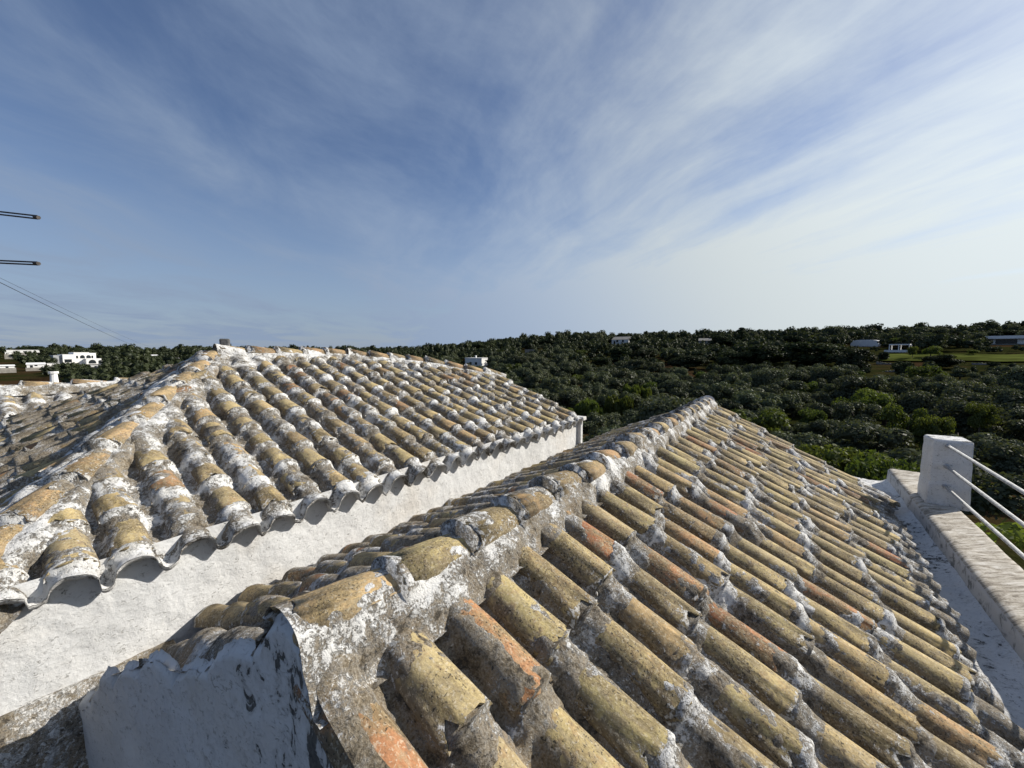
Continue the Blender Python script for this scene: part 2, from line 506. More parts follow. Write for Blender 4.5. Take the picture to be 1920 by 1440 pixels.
class MB:
    """collects boxes, tubes and polygons into one mesh"""
    def __init__(self):
        self.V, self.F = [], []

    def add(self, V, F):
        n = len(self.V)
        self.V += [tuple(v) for v in V]
        self.F += [tuple(i + n for i in f) for f in F]
        return self

    def box(self, x0, x1, y0, y1, z0, z1):
        return self.add([(x0, y0, z0), (x1, y0, z0), (x1, y1, z0), (x0, y1, z0), (x0, y0, z1), (x1, y0, z1), (x1, y1, z1), (x0, y1, z1)],
                        [(3, 2, 1, 0), (4, 5, 6, 7), (0, 1, 5, 4), (1, 2, 6, 5), (2, 3, 7, 6), (3, 0, 4, 7)])

    def tube(self, p0, p1, r0, r1=None, n=8):
        r1 = r0 if r1 is None else r1
        p0, p1 = Vector(p0), Vector(p1)
        q = (p1 - p0).to_track_quat('Z', 'Y')
        V, F = [], []
        for p, r in ((p0, r0), (p1, r1)):
            for i in range(n):
                a = 2 * math.pi * i / n
                V.append(p + q @ Vector((r * math.cos(a), r * math.sin(a), 0)))
        for i in range(n):
            F.append((i, (i + 1) % n, n + (i + 1) % n, n + i))
        F.append(tuple(reversed(range(n))))
        F.append(tuple(range(n, 2 * n)))
        return self.add(V, F)

    def build(self, name, mat, parent=None, smooth=False, bevel=0.0):
        o = link(name, mesh_py(name, self.V, self.F, mat, smooth), parent)
        if bevel:
            md = o.modifiers.new('bevel', 'BEVEL')
            md.width = bevel
            md.segments = 2
        return o


# value noise in numpy
def _hash(ix, iy, seed):
    h = (ix.astype(np.int64) * 374761393 + iy.astype(np.int64) * 668265263 + seed * 1442695041) & 0xFFFFFFFF
    h = ((h ^ (h >> 13)) * 1274126177) & 0xFFFFFFFF
    h = h ^ (h >> 16)
    return (h & 0xFFFF) / 65535.0


def vnoise(x, y, seed=0):
    x0 = np.floor(x); y0 = np.floor(y)
    fx = x - x0; fy = y - y0
    fx = fx * fx * (3 - 2 * fx); fy = fy * fy * (3 - 2 * fy)
    a = _hash(x0, y0, seed); b = _hash(x0 + 1, y0, seed)
    c = _hash(x0, y0 + 1, seed); d = _hash(x0 + 1, y0 + 1, seed)
    return (a * (1 - fx) + b * fx) * (1 - fy) + (c * (1 - fx) + d * fx) * fy


def fbm(x, y, f, oct=3, seed=0):
    s, a, tot = 0.0, 1.0, 0.0
    for k in range(oct):
        s = s + a * vnoise(x * f + 17.3 * k, y * f - 9.1 * k, seed + k)
        tot += a
        a *= 0.5; f *= 2.1
    return s / tot - 0.5


def smax(a, b, k):
    h = np.clip(0.5 + 0.5 * (a - b) / k, 0, 1)
    return b + (a - b) * h + k * h * (1 - h)


def sstep(x, a, b):
    t = np.clip((x - a) / (b - a), 0, 1)
    return t * t * (3 - 2 * t)


# ------------------------------------------------------------------ frame of the roofs: t along the ridges, a across, z from eye height
AZ = R(36)
DV = np.array([math.sin(AZ), math.cos(AZ), 0.0])
RV = np.array([math.cos(AZ), -math.sin(AZ), 0.0])
ZV = np.array([0.0, 0.0, 1.0])
ORI = np.array([0, 0, CAMZ])


def PT(t, a, z):
    t = np.asarray(t, dtype=float)[..., None]
    a = np.asarray(a, dtype=float)[..., None]
    z = np.asarray(z, dtype=float)[..., None]
    return ORI + DV * t + RV * a + ZV * z


# ------------------------------------------------------------------ barrel tiles
def tile_mesh(name, ru, rl, L, seed, mat, na=12, nl=2, hz=0.92):
    r = np.random.default_rng(seed)
    V, F, UV = [], [], []
    ys = [L * k / nl for k in range(nl + 1)]
    bend = r.uniform(-0.006, 0.006)
    chip_i, chip_w, chip_d = r.uniform(0, na), r.uniform(1.2, 3.0), (r.uniform(0.025, 0.05) if seed % 2 else 0.0)
    for k, y in enumerate(ys):
        f = y / L
        rad = ru + (rl - ru) * f
        for i in range(na + 1):
            th = math.pi * i / na
            w = rad * (1 + r.uniform(-0.04, 0.04))
            yy = y + (r.uniform(-0.016, 0.012) if k in (0, nl) else 0)
            if k == nl: yy -= chip_d * max(0.0, 1 - abs(i - chip_i) / chip_w)
            V.append((-w * math.cos(th) + bend * math.sin(math.pi * f), yy, hz * w * math.sin(th) - 0.012))
            UV.append((i / na, f))
    n = na + 1
    for k in range(nl):
        for i in range(na):
            F.append((k * n + i, k * n + i + 1, (k + 1) * n + i + 1, (k + 1) * n + i))
    # closed lower end, slightly sunk, so that the lip reads
    b0 = len(V)
    for i in range(na + 1):
        v = V[nl * n + i]
        V.append((v[0] * 0.86, v[1] - 0.004, v[2] * 0.86))
        UV.append((i / na, 1.0))
    for i in range(na):
        F.append((nl * n + i, nl * n + i + 1, b0 + i + 1, b0 + i))
    b1 = len(V)
    for i in range(na + 1):
        v = V[b0 + i]
        V.append((v[0] * 0.96, v[1] - 0.03, v[2] * 0.96))
        UV.append((i / na, 1.0))
    for i in range(na):
        F.append((b0 + i, b0 + i + 1, b1 + i + 1, b1 + i))
    F.append(tuple(b1 + i for i in range(na + 1)))
    me = bpy.data.meshes.new(name)
    me.from_pydata(V, [], F)
    me.update()
    uvl = me.uv_layers.new(name='UVMap')
    for lp in me.loops:
        uvl.data[lp.index].uv = UV[lp.vertex_index]
    me.polygons.foreach_set('use_smooth', [True] * (nl * na) + [False] * (2 * na + 1))
    me.materials.append(mat)
    return me


def join_meshes(name, items, mat):
    """items: (mesh, 4x4 matrix) -> one mesh with UVs"""
    V, F, UV = [], [], []
    for me, M in items:
        n = len(V)
        uvl = me.uv_layers[0].data
        V += [tuple(M @ v.co) for v in me.vertices]
        for p in me.polygons:
            F.append(tuple(n + i for i in p.vertices))
            UV += [tuple(uvl[i].uv) for i in p.loop_indices]
    out = mesh_py(name, V, F, mat, True)
    u = out.uv_layers.new(name='UVMap')
    for i, q in enumerate(UV):
        u.data[i].uv = q
    return out


class Rows:
    """rows of overlapping barrel tiles: x across the rows, s down the slope"""
    def __init__(self, x0, pitch, n, smax_, ru=0.066, rl=0.086, L=0.45, E=0.37, lift=0.03, seed=1, s_start=-0.1, collar=1.0, fill=0.034):
        r = np.random.default_rng(seed)
        self.x0, self.p, self.n = x0, pitch, n
        self.ru, self.rl, self.L, self.E, self.lift, self.fill = ru, rl, L, E, lift, fill
        self.jx = r.uniform(-0.015, 0.015, n)
        self.s0 = s_start + r.uniform(-0.10, 0.06, n)
        self.m = int(math.ceil((smax_ - s_start) / E)) + 2
        self.dz = r.uniform(-0.010, 0.014, (n, self.m))
        self.yaw = r.uniform(-0.05, 0.05, (n, self.m))
        self.col = np.clip(r.uniform(0.05, 1.35, (n, self.m)), 0, 1) * collar
        self.lc = r.uniform(0.05, 0.14, (n, self.m))
        self.seed = seed
        self.hz = 0.92

    def center(self, i):
        return self.x0 + i * self.p + self.jx[i]

    def relief(self, x, s, extra_wash=0.0, coat=None):
        i = np.clip(np.rint((x - self.x0) / self.p).astype(int), 0, self.n - 1)
        j = np.ceil((s - self.L - self.s0[i]) / self.E).astype(int)
        jj = np.clip(j, 0, self.m - 1)
        y = s - (self.s0[i] + j * self.E)
        y = np.clip(y, 0, self.L)
        xl = x - (self.x0 + i * self.p + self.jx[i]) - self.yaw[i, jj] * (y - self.L / 2)
        f = y / self.L
        r = self.ru + (self.rl - self.ru) * f
        lift = 0.004 + self.lift * f + self.dz[i, jj] - 0.012
        ax = np.abs(xl)
        T = np.where(ax < r, lift + self.hz * np.sqrt(np.maximum(r * r - xl * xl, 0)), -0.02)
        # channel bed
        nz = fbm(x, s, 9, 3, self.seed)
        nf = fbm(x, s, 34, 3, self.seed + 5)
        half = self.p / 2
        mid = np.clip((ax - 0.07) / (half - 0.07), 0, 1)
        M = self.fill + 0.034 * nz + 0.022 * nf + 0.007 * fbm(x, s, 75, 2, self.seed + 31) - 0.020 * mid
        wash = 0.37 + 0.5 * nz
        # collars under the lips
        ds = y - (self.L - self.E)
        jp = np.clip(jj - 1, 0, self.m - 1)
        Lc = self.lc[i, jp] * (1 + 0.8 * nz)
        st = self.col[i, jp]
        xw = np.minimum(ax, self.rl * 0.999)
        Tl = 0.004 + self.lift + self.dz[i, jp] - 0.012 + self.hz * np.sqrt(self.rl ** 2 - xw ** 2) * (ax < self.rl * 1.05)
        base = np.maximum(T, M)
        k = np.clip(1 - ds / Lc, 0, 1) ** 1.45 * st
        C = base + np.maximum(Tl + 0.004 - base, 0) * k + (0.020 * nf + 0.014 * nz) * (k > 0)
        side = 1 - sstep(ax, self.rl * 0.9, self.rl * 1.35)
        C = np.where(k > 0, base * (1 - side) + C * side, base - 0.05)
        # a coat over the lower edge of the tile above
        de = self.L - y
        so = self.col[i, jj]
        Lo = 0.012 + 0.055 * np.maximum(so - 0.45, 0) * (1 + 2.2 * nz)
        ko = (de < Lo) * (so > 0.2)
        C2 = np.where(ko > 0, T + 0.004 + 0.006 * nf, -0.05)
        # thin patches anywhere
        pz = fbm(x, s, 5.5, 4, self.seed + 9)
        cov = 0.17 if coat is None else coat
        C3 = T + (pz + nf * 0.35 - cov) * 0.05
        out = smax(M, C, 0.010)
        out = np.maximum(out, C2)
        out = np.maximum(out, np.minimum(C3, T + 0.006 + 0.010 * np.maximum(nf, 0)))
        kk = np.clip(k * 1.4, 0, 1) * side
        wash = np.maximum(wash, 0.42 + 0.56 * kk * (C > M))
        wash = np.maximum(wash, 0.72 * (ko > 0))
        wash = np.maximum(wash, 0.50 * (C3 > np.maximum(M, C)))
        # flanks in between: grey
        return out, np.clip(wash + extra_wash, 0, 1.2), T

    def tiles(self, smin_f, smax_f):
        """yield (i, j, s, dz, yaw) of tiles lying inside the face"""
        for i in range(self.n):
            lo, hi = smin_f(self.center(i)), smax_f(self.center(i))
            for j in range(self.m):
                s = self.s0[i] + j * self.E
                if s + self.L < lo + 0.12 or s + self.L > hi + 0.06:
                    continue
                yield i, j, s

    def matrix(self, i, j, s, org, ex, es, en):
        """org + x*ex + s*es + n*en ; tile local x, y(down), z(up)"""
        q = math.atan(self.lift / self.L)
        yaw = self.yaw[i, j]
        down = (es * math.cos(q) + en * math.sin(q))
        upn = (en * math.cos(q) - es * math.sin(q))
        xx = ex * math.cos(yaw) - down * math.sin(yaw)
        dd = down * math.cos(yaw) + ex * math.sin(yaw)
        x = self.center(i) - yaw * self.L / 2
        o = org + ex * x + es * s + en * (0.004 + self.dz[i, j])
        M = Matrix(((xx[0], dd[0], upn[0], o[0]), (xx[1], dd[1], upn[1], o[1]), (xx[2], dd[2], upn[2], o[2]), (0, 0, 0, 1)))
        return M


TILES = [tile_mesh('roof_tile', 0.066, 0.086, 0.45, 100 + k, M_TILE) for k in range(11)]
CAPS = [tile_mesh('ridge_tile', 0.088, 0.112, 0.44, 200 + k, M_CAP, na=14) for k in range(6)]


def grid_faces(nx, ny, mask=None):
    idx = np.arange(nx * ny).reshape(nx, ny)
    F = np.stack([idx[:-1, :-1], idx[1:, :-1], idx[1:, 1:], idx[:-1, 1:]], -1).reshape(-1, 4)
    if mask is not None:
        mk = mask.ravel()
        F = F[mk[F].all(axis=1)]
    return F


def compact(V, F, attrs):
    used = np.unique(F)
    mp = np.full(len(V), -1)
    mp[used] = np.arange(len(used))
    return V[used], mp[F], {k: v.ravel()[used] for k, v in attrs.items()}


def growing(a, b, d0, g):
    out = [a]
    while out[-1] < b:
        out.append(out[-1] + d0 + g * (out[-1] - a))
    out = np.array(out)
    return a + (out - a) * (b - a) / (out[-1] - a)


def face_mortar(name, rows, org, ex, es, en, xs, ss, parent, mask_f=None, mod_f=None, coat=None, flip=False, sh_f=None):
    X, S = np.meshgrid(xs, ss, indexing='ij')
    cv = coat(X, S) if callable(coat) else coat
    n, w, T = rows.relief(X, S, coat=cv)
    if mod_f is not None:
        n, w = mod_f(X, S, n, w, T)
    S2 = S if sh_f is None else S + sh_f(X, S)
    V = org + X[..., None] * ex + S2[..., None] * es + n[..., None] * en
    F = grid_faces(len(xs), len(ss), None if mask_f is None else mask_f(X, S))
    if flip: F = F[:, ::-1]
    V, F, at = compact(V.reshape(-1, 3), F, {'wash': w})
    return link(name, mesh_np(name, V, F, M_MORTAR, True, at), parent), (X, S, n)


def cap_line(parent, p0, p1, nlat, slopeL, slopeR, name, seed, E=0.345, w=0.24, base=0.0, wash=0.95, wob=0.02, res=0.012, skirt=0.03, cover=0.0, scale=1.0, ang=0.0):
    """cap tiles from p1 (far / high end) to p0 (near / low end), lips towards p0, bedded in a mortar strip.
    slopeL / slopeR: fall of the roof per metre on the two sides"""
    p0, p1 = np.array(p0, float), np.array(p1, float)
    ax = p1 - p0
    Ltot = np.linalg.norm(ax)
    ax = ax / Ltot
    hor = np.cross(ax, ZV); hor /= np.linalg.norm(hor)          # to the right when looking p0 -> p1
    upv = np.cross(hor, ax)
    r = np.random.default_rng(seed)
    n = int(round((Ltot) / E))
    E = Ltot / n
    L, ru, rl, hz = 0.44, 0.088 * scale, 0.112 * scale, 0.80
    dzs = r.uniform(-0.006, 0.008, n); lat = r.uniform(-wob, wob, n) * 0.7
    yawj = r.uniform(-0.05, 0.05, n)
    # mortar strip
    us = np.arange(0, Ltot + res, res * 1.2)
    qs = np.linspace(-w, w, int(2 * w / res))
    U, Q = np.meshgrid(us, qs, indexing='ij')
    j = np.clip(np.floor(U / E).astype(int), 0, n - 1)
    y = L - (U - j * E)                              # distance from upper end of the tile whose lip is at j*E
    f = np.clip(y / L, 0, 1)
    rr = ru + (rl - ru) * f
    q = Q - lat[j]
    lift = base + 0.042 * f + dzs[j]
    T = np.where(np.abs(q) < rr, lift + hz * np.sqrt(np.maximum(rr ** 2 - q ** 2, 0)), base - 0.1)
    nz = fbm(U, Q, 6, 3, seed); nf = fbm(U, Q, 28, 3, seed + 3)
    fold = np.where(Q < 0, -slopeL * np.abs(Q), -slopeR * np.abs(Q))
    aq = np.abs(q)
    side_top = base + 0.030 + 0.035 * nz + cover
    ws = w * (0.84 + 0.5 * nz)
    tt = np.clip((aq - rl * 0.85) / np.maximum(ws - rl * 0.85, 0.02), 0, 1)
    edge = fold + 0.075 - 0.02 * (aq / w)
    M = side_top * (1 - tt) ** 1.5 + edge * (1 - (1 - tt) ** 1.5)
    M = M + 0.014 * nz + 0.010 * nf + skirt * np.sin(np.pi * np.clip(tt, 0, 1)) * 0.5
    out = sstep(aq / ws, 0.80, 1.12)
    M = M * (1 - out) + (fold - 0.05) * out
    pz = fbm(U, Q, 6, 4, seed + 8)
    M = np.maximum(M, np.minimum(T + (pz + 0.3 * nf - 0.13 + cover * 3) * 0.05, T + 0.006))
    # lip faces and short collars
    du = U - j * E
    M = np.where((du < 0.03 * (1 + 2 * nz)) & (aq < rl), np.maximum(M, T + 0.003 + 0.006 * nf), M)
    W_ = np.clip(wash * (0.62 + 0.38 * (1 - tt)) + 0.55 * nz, 0, 1.2)
    V = p0 + U[..., None] * ax + Q[..., None] * hor + M[..., None] * upv
    F = grid_faces(len(us), len(qs))[:, ::-1]
    link('mortar_fillet', mesh_np('mortar_fillet', V.reshape(-1, 3), F, M_MORTAR, True, {'wash': W_}), parent)
    for k in range(n):
        u = k * E + L
        dn = -ax
        qq = math.atan(0.042 / L)
        down = dn * math.cos(qq) + upv * math.sin(qq)
        un = upv * math.cos(qq) - dn * math.sin(qq)
        xx0 = np.cross(down, un)
        xx = xx0 * math.cos(yawj[k]) - down * math.sin(yawj[k])
        dd = down * math.cos(yawj[k]) + xx0 * math.sin(yawj[k])
        o = p0 + ax * min(u, Ltot + 0.1) + hor * lat[k] + upv * (base + 0.012 + dzs[k])
        sc = scale
        M4 = Matrix(((xx[0] * sc, dd[0], un[0] * sc * 0.87, o[0]), (xx[1] * sc, dd[1], un[1] * sc * 0.87, o[1]), (xx[2] * sc, dd[2], un[2] * sc * 0.87, o[2]), (0, 0, 0, 1)))
        link(name, CAPS[(k * 5 + seed) % 6], parent, M4)


# ------------------------------------------------------------------ FRONT HOUSE
front = thing('tiled_house', 'nearest whitewashed house, gable roof of yellow lichened barrel tiles filling the lower right', 'house')
T0, T1 = 0.46, 7.12
A_R, Z_R = -1.12, -0.905                 # fold of the bed, under the ridge tiles
PR, PL = R(27.0), R(24.0)
A_E, A_V = 0.97, -2.84                   # right eave, valley against the left house's wall
FP = 0.226                               # row pitch
NR = 30
rowsR = Rows(T0 + 0.05, FP, NR, 2.4, ru=0.071, rl=0.092, L=0.51, E=0.425, seed=21, s_start=0.02, collar=1.0, fill=0.018)
rowsL = Rows(T0 + 0.03 - 2 * FP, FP, NR + 2, 2.2, L=0.51, E=0.425, seed=22, s_start=0.02, collar=0.7, fill=0.036)
orgF = PT(0, A_R, Z_R)
exF = DV
esR = RV * math.cos(PR) - ZV * math.sin(PR); enR = RV * math.sin(PR) + ZV * math.cos(PR)
esL = -RV * math.cos(PL) - ZV * math.sin(PL); enL = -RV * math.sin(PL) + ZV * math.cos(PL)
SR = (A_E - A_R) / math.cos(PR)
SL = (A_R - A_V) / math.cos(PL)
xsF = growing(T0, T1, 0.0085, 0.0021)
GOB = 0.185                              # the gable wall stands a little askew
def t_gable(a): return T0 + GOB * (a - A_R)
xsFL = np.concatenate([np.arange(T0 - 0.36, T0 - 0.004, 0.0085), xsF])


def SRx(X): return SR - 0.01 + 0.17 * (X - T0) / (T1 - T0)      # the right eave runs out a little


def mod_right(X, S, n, w, T):
    # heavily smeared mortar beside the gable and below the ridge
    nb = fbm(X, S, 3.2, 4, 77)
    g = sstep(0.34 - (X - T0) + 0.5 * nb, 0.0, 0.30) * sstep(1.7 - S, -0.3, 1.0)
    lump = 0.052 + 0.07 * nb + 0.030 * np.maximum(T, 0) / 0.1
    n2 = n * (1 - g) + np.maximum(n, smax(lump, T + 0.004 + 0.02 * nb, 0.02)) * g
    n2 = n2 * 1.0
    w2 = w * (1 - g) + (0.28 + 0.6 * nb) * g
    e = sstep(S, SRx(X) - 0.10, SRx(X))                       # eave ends crumble down
    rw = _hash(np.rint((X - rowsR.x0) / FP), np.zeros_like(X), 5)
    e2 = sstep(S, SRx(X) - 0.30 + 0.3 * nb, SRx(X) - 0.18) * (rw > 0.45)
    n2 = np.maximum(n2, np.where(e2 > 0, T + 0.008 * e2 + 0.02 * nb, -1))
    n2 = n2 - 0.02 * e
    w2 = w2 + 0.10 * sstep(S, 1.2, 2.2)
    return n2, w2


mr, (XR, SRg, nR) = face_mortar('mortar_bed', rowsR, orgF, exF, esR, enR, xsF, np.arange(-0.02, SR + 0.18, 0.0095), front,
                                mod_f=mod_right, mask_f=lambda X, S: S <= SRx(X) + 0.012, coat=lambda X, S: 0.16 + 0.06 * sstep(X, 1.5, 4))


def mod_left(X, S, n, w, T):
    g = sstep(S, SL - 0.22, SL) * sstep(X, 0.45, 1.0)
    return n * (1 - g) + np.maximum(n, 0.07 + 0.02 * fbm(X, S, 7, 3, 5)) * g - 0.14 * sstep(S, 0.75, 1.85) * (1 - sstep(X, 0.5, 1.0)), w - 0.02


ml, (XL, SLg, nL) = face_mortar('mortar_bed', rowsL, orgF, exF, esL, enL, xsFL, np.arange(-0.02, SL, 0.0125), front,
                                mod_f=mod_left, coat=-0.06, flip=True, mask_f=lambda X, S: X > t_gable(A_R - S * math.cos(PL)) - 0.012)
items = []
for rows, es, en, smx in ((rowsR, esR, enR, SRx), (rowsL, esL, enL, lambda x: SL)):
    for i, j, s in rows.tiles(lambda x: 0.10, smx):
        ex = exF
        if rows is rowsL and rows.center(i) < 0.62 and s > 0.55: continue
        if rows is rowsL and rows.center(i) - 0.105 < t_gable(A_R - (s + 0.03) * math.cos(PL)): continue
        M = rows.matrix(i, j, s, orgF, ex, es, en) @ Matrix.Diagonal((1.07 if rows is rowsR else 1, 0.51 / 0.45, 1.07 if rows is rowsR else 1, 1))
        if rows is rowsL:      # keep the tile right handed
            M = M @ Matrix.Diagonal((-1, 1, 1, 1))
            M = Matrix(M)
        c = M @ Vector((0, 0.3, 0))
        items.append(((c - Vector(ORI)).length * (1.0 if rows is rowsR else 1.5), TILES[(i * 3 + j * 5 + (rows is rowsL)) % 11], M))
items.sort(key=lambda q: q[0])
for dist, me, M in items[:300]:
    link('roof_tile', me, front, M)
if len(items) > 300:
    tag(link('roof_tile', join_meshes('roof_tile', [(me, M) for _, me, M in items[300:]], M_TILE), front), kind='stuff')

rp0, rp1 = PT(T0 - 0.02, A_R, Z_R + 0.028), PT(T1, A_R, Z_R + 0.028)
cap_line(front, rp0, rp1, 2, math.tan(PL), math.tan(PR), 'ridge_tile', 31, E=0.345, w=0.20, wash=0.80, res=0.0105, base=0.020, skirt=0.004, wob=0.012)

# gable wall: top edge follows the relief of the tiles
def gable(tpos, name, flake_on, flip):
    if tpos < 1:
        col = np.clip(np.searchsorted(xsFL, t_gable(A_R - SLg[0] * math.cos(PL)) + 0.01), 0, len(xsFL) - 1)
    else:
        col = np.full(SLg.shape[1], len(xsFL) - 1)
    nl_ = nL[col, np.arange(SLg.shape[1])]
    aL = A_R - SLg[0] * math.cos(PL) - nl_ * math.sin(PL)
    zL = Z_R - SLg[0] * math.sin(PL) + nl_ * math.cos(PL)
    okr = SRg[0] <= SRx(tpos)
    aR = A_R + SRg[0] * math.cos(PR) + nR[0 if tpos < 1 else -1] * math.sin(PR)
    zR = Z_R - SRg[0] * math.sin(PR) + nR[0 if tpos < 1 else -1] * math.cos(PR)
    a = np.concatenate([aL, aR[okr]]); z = np.concatenate([zL, zR[okr]])
    o = np.argsort(a); a, z = a[o], z[o]
    # ridge tile end
    q = a - A_R
    z = np.maximum(z, np.where(np.abs(q) < 0.118, Z_R + 0.055 + 0.92 * np.sqrt(np.maximum(0.112 ** 2 - q ** 2, 0)), -9))
    ag = np.arange(A_V, A_E if tpos < 1 else A_E + 0.14, 0.010)
    zg = np.interp(ag, a, z) + 0.004
    if tpos < 1:                         # scalloped by the lips of the verge tiles
        ph = (A_R - 0.16 - ag) / 0.25
        sc_ = np.where(ph > 0, 0.060 * np.abs(np.sin(np.pi * ph)) ** 0.55, 0) * (0.6 + 0.8 * vnoise(np.floor(ph), ph * 0, 4))
        zg = zg + sc_ - 0.020 * sstep(A_R - ag, 0.5, 1.7) - 0.008
    nz_ = 90
    zb = -CAMZ - 0.3
    ks = np.linspace(0, 1, nz_) ** 3.0
    A, K = np.meshgrid(ag, ks, indexing='ij')
    Z = zg[:, None] + (zb - zg[:, None]) * K
    dep = zg[:, None] - Z
    bulge = 0.012 * fbm(A, Z, 4, 3, 3) + 0.006 * fbm(A, Z, 14, 3, 9)
    rnd = 0.03 * (1 - sstep(dep, 0, 0.05))
    V = PT((np.where(A < A_R, t_gable(A), T0) if tpos < 1 else np.full_like(A, tpos)) - 0.012 - bulge + rnd, A, Z)
    fl = 0.42 + 0.22 * np.exp(-dep / 0.35) * sstep(A, -1.6, -1.1) + 0.17 * sstep(A, -1.35, -0.8) - 0.22 * sstep(-A, 1.5, 2.2) + 0.12 * np.exp(-dep / 0.12) - 0.42 * np.exp(-dep / 0.05)
    F = grid_faces(len(ag), nz_)
    if flip: F = F[:, ::-1]
    link(name, mesh_np(name, V.reshape(-1, 3), F, M_WALL, True, {'flake': fl}), front)


gable(T0, 'gable_wall', True, True)
gable(T1, 'gable_wall', False, False)
# rounded mortar kerb closing the valley gutter in front of the gable
tk = np.arange(-0.9, 0.55, 0.014)
prf = [(-0.16 * math.cos(h_), 0.15 * math.sin(h_)) for h_ in np.linspace(0, math.pi * 0.92, 22)] + [(0.165 + 0.02 * k, -0.02 - 0.16 * k) for k in range(8)]
pq = np.array(prf)
Tk, Hk = np.meshgrid(tk, np.arange(len(prf)), indexing='ij')
nk_ = fbm(Tk, Hk * 0.04, 4, 3, 19)
gk_ = 1 + 0.35 * nk_ + 0.12 * fbm(Tk, Hk * 0.04, 20, 3, 29)
Vk = PT(Tk, -2.80 + pq[Hk, 0] * np.where(Hk < 22, gk_, 1), -1.79 + np.where(Hk < 22, pq[Hk, 1] * gk_, pq[Hk, 1]) - 0.07 * sstep(-Tk, 0.0, 0.8))
link('gutter_kerb', mesh_np('gutter_kerb', Vk.reshape(-1, 3), grid_faces(len(tk), len(prf)), M_MORTAR, True, {'wash': 0.42 + 0.7 * nk_}), front)
# body of the house below the roof
b = MB()
def tbox(mb, t0, t1, a0, a1, z0, z1):
    V = [PT(t, a, z) for z in (z0, z1) for (t, a) in ((t0, a0), (t0, a1), (t1, a1), (t1, a0))]
    mb.add(V, [(0, 1, 2, 3), (7, 6, 5, 4), (0, 4, 5, 1), (1, 5, 6, 2), (2, 6, 7, 3), (3, 7, 4, 0)])
    return mb
tbox(b, T0, T1 - 0.02, A_V + 0.02, A_E - 0.05, -CAMZ - 0.3, -2.15)
b.build('wall', M_WALL, front)

# ------------------------------------------------------------------ LEFT HOUSE (hipped)
left = thing('tiled_house', 'whitewashed house behind, hipped barrel tile roof with wavy eave over a long white wall', 'house')
PM = R(20.0); PH = R(28.8)
A_LE, Z_LE = -2.72, -1.155               # eave line of the main face (bed level)
TL0, TL1 = -0.15, 5.72
esM = -RV * math.cos(PM) * -1 - ZV * math.sin(PM)          # down the slope: towards +a
esM = RV * math.cos(PM) - ZV * math.sin(PM)
enM = RV * math.sin(PM) + ZV * math.cos(PM)
K_ = 1.065
ridge_t = np.array([1.57, 2.36, 3.10, 3.68, 4.25, 4.73, 5.11, 5.40]) * K_
ridge_u = np.array([2.94, 2.90, 2.82, 2.68, 2.47, 2.20, 1.92, 1.72]) * K_      # distance up the slope from the eave
hip_t = np.array([-0.35, 1.57]) * K_
hip_u = np.array([-0.12, 2.94]) * K_
orgM = PT(0, A_LE, Z_LE)


def top_u(t):          # upper limit of the main face, measured up from the eave
    return np.where(t < ridge_t[0], np.interp(t, hip_t, hip_u), np.interp(t, ridge_t, ridge_u))


SM = 3.25
orgM_top = orgM - esM * SM               # s is measured down from here; eave at s = SM
LP = 0.236
rowsM = Rows(-0.05, LP, 25, SM + 0.1, ru=0.072, rl=0.094, L=0.42, E=0.335, seed=41, s_start=0.02, collar=0.75, fill=0.020)
xsM = growing(TL0, TL1, 0.0105, 0.0012)
ssM = np.arange(0.0, SM + 0.001, 0.0105)


def eave_sh(X, S):
    return sstep(S, SM - 0.14, SM) * (0.085 * fbm(X, X * 0, 3.2, 3, 57) + 0.03 * fbm(X, X * 0, 14, 2, 58))


def mask_main(X, S):
    return (SM - S) < top_u(X) + 0.03


def mod_main(X, S, n, w, T):
    nb = fbm(X, S, 2.6, 4, 90)
    dtop = top_u(X) - (SM - S)
    g = sstep(0.55 - dtop + 0.5 * nb, 0, 0.4) * sstep(2.9 - X, 0, 1.2)      # smeared beside the hip
    n = n * (1 - g) + np.maximum(n, smax(0.055 + 0.05 * nb, T + 0.003 + 0.02 * nb, 0.015)) * g
    w = w * (1 - g) + (0.46 + 0.7 * nb) * g
    e = sstep(S, SM - 0.115 + 0.05 * nb, SM - 0.05)                               # plastered eave
    n = np.where(e > 0, np.maximum(n, T + 0.006 * e), n)
    c = np.cos((X - rowsM.x0) / LP * 2 * np.pi)
    n = n - (0.040 + 0.05 * nb) * e * (1 - c) * 0.5 * (T < 0.02) + 0.02 * e * fbm(X, S, 8, 3, 55)
    rwm = _hash(np.rint((X - rowsM.x0) / LP), np.zeros_like(X), 15)
    n = np.where(T > 0.0, n * (1 - e * 0.28 * rwm), n)
    w = w + (0.42 + 0.5 * nb) * e
    w = w + 0.12 * sstep(1.9 - X, 0, 1.9) + 0.09
    return n, w


face_mortar('mortar_bed', rowsM, orgM_top, DV, esM, enM, xsM, ssM, left, mask_f=mask_main, mod_f=mod_main, sh_f=eave_sh, coat=lambda X, S: 0.05 + 0.08 * sstep(X, 0.5, 3.0))
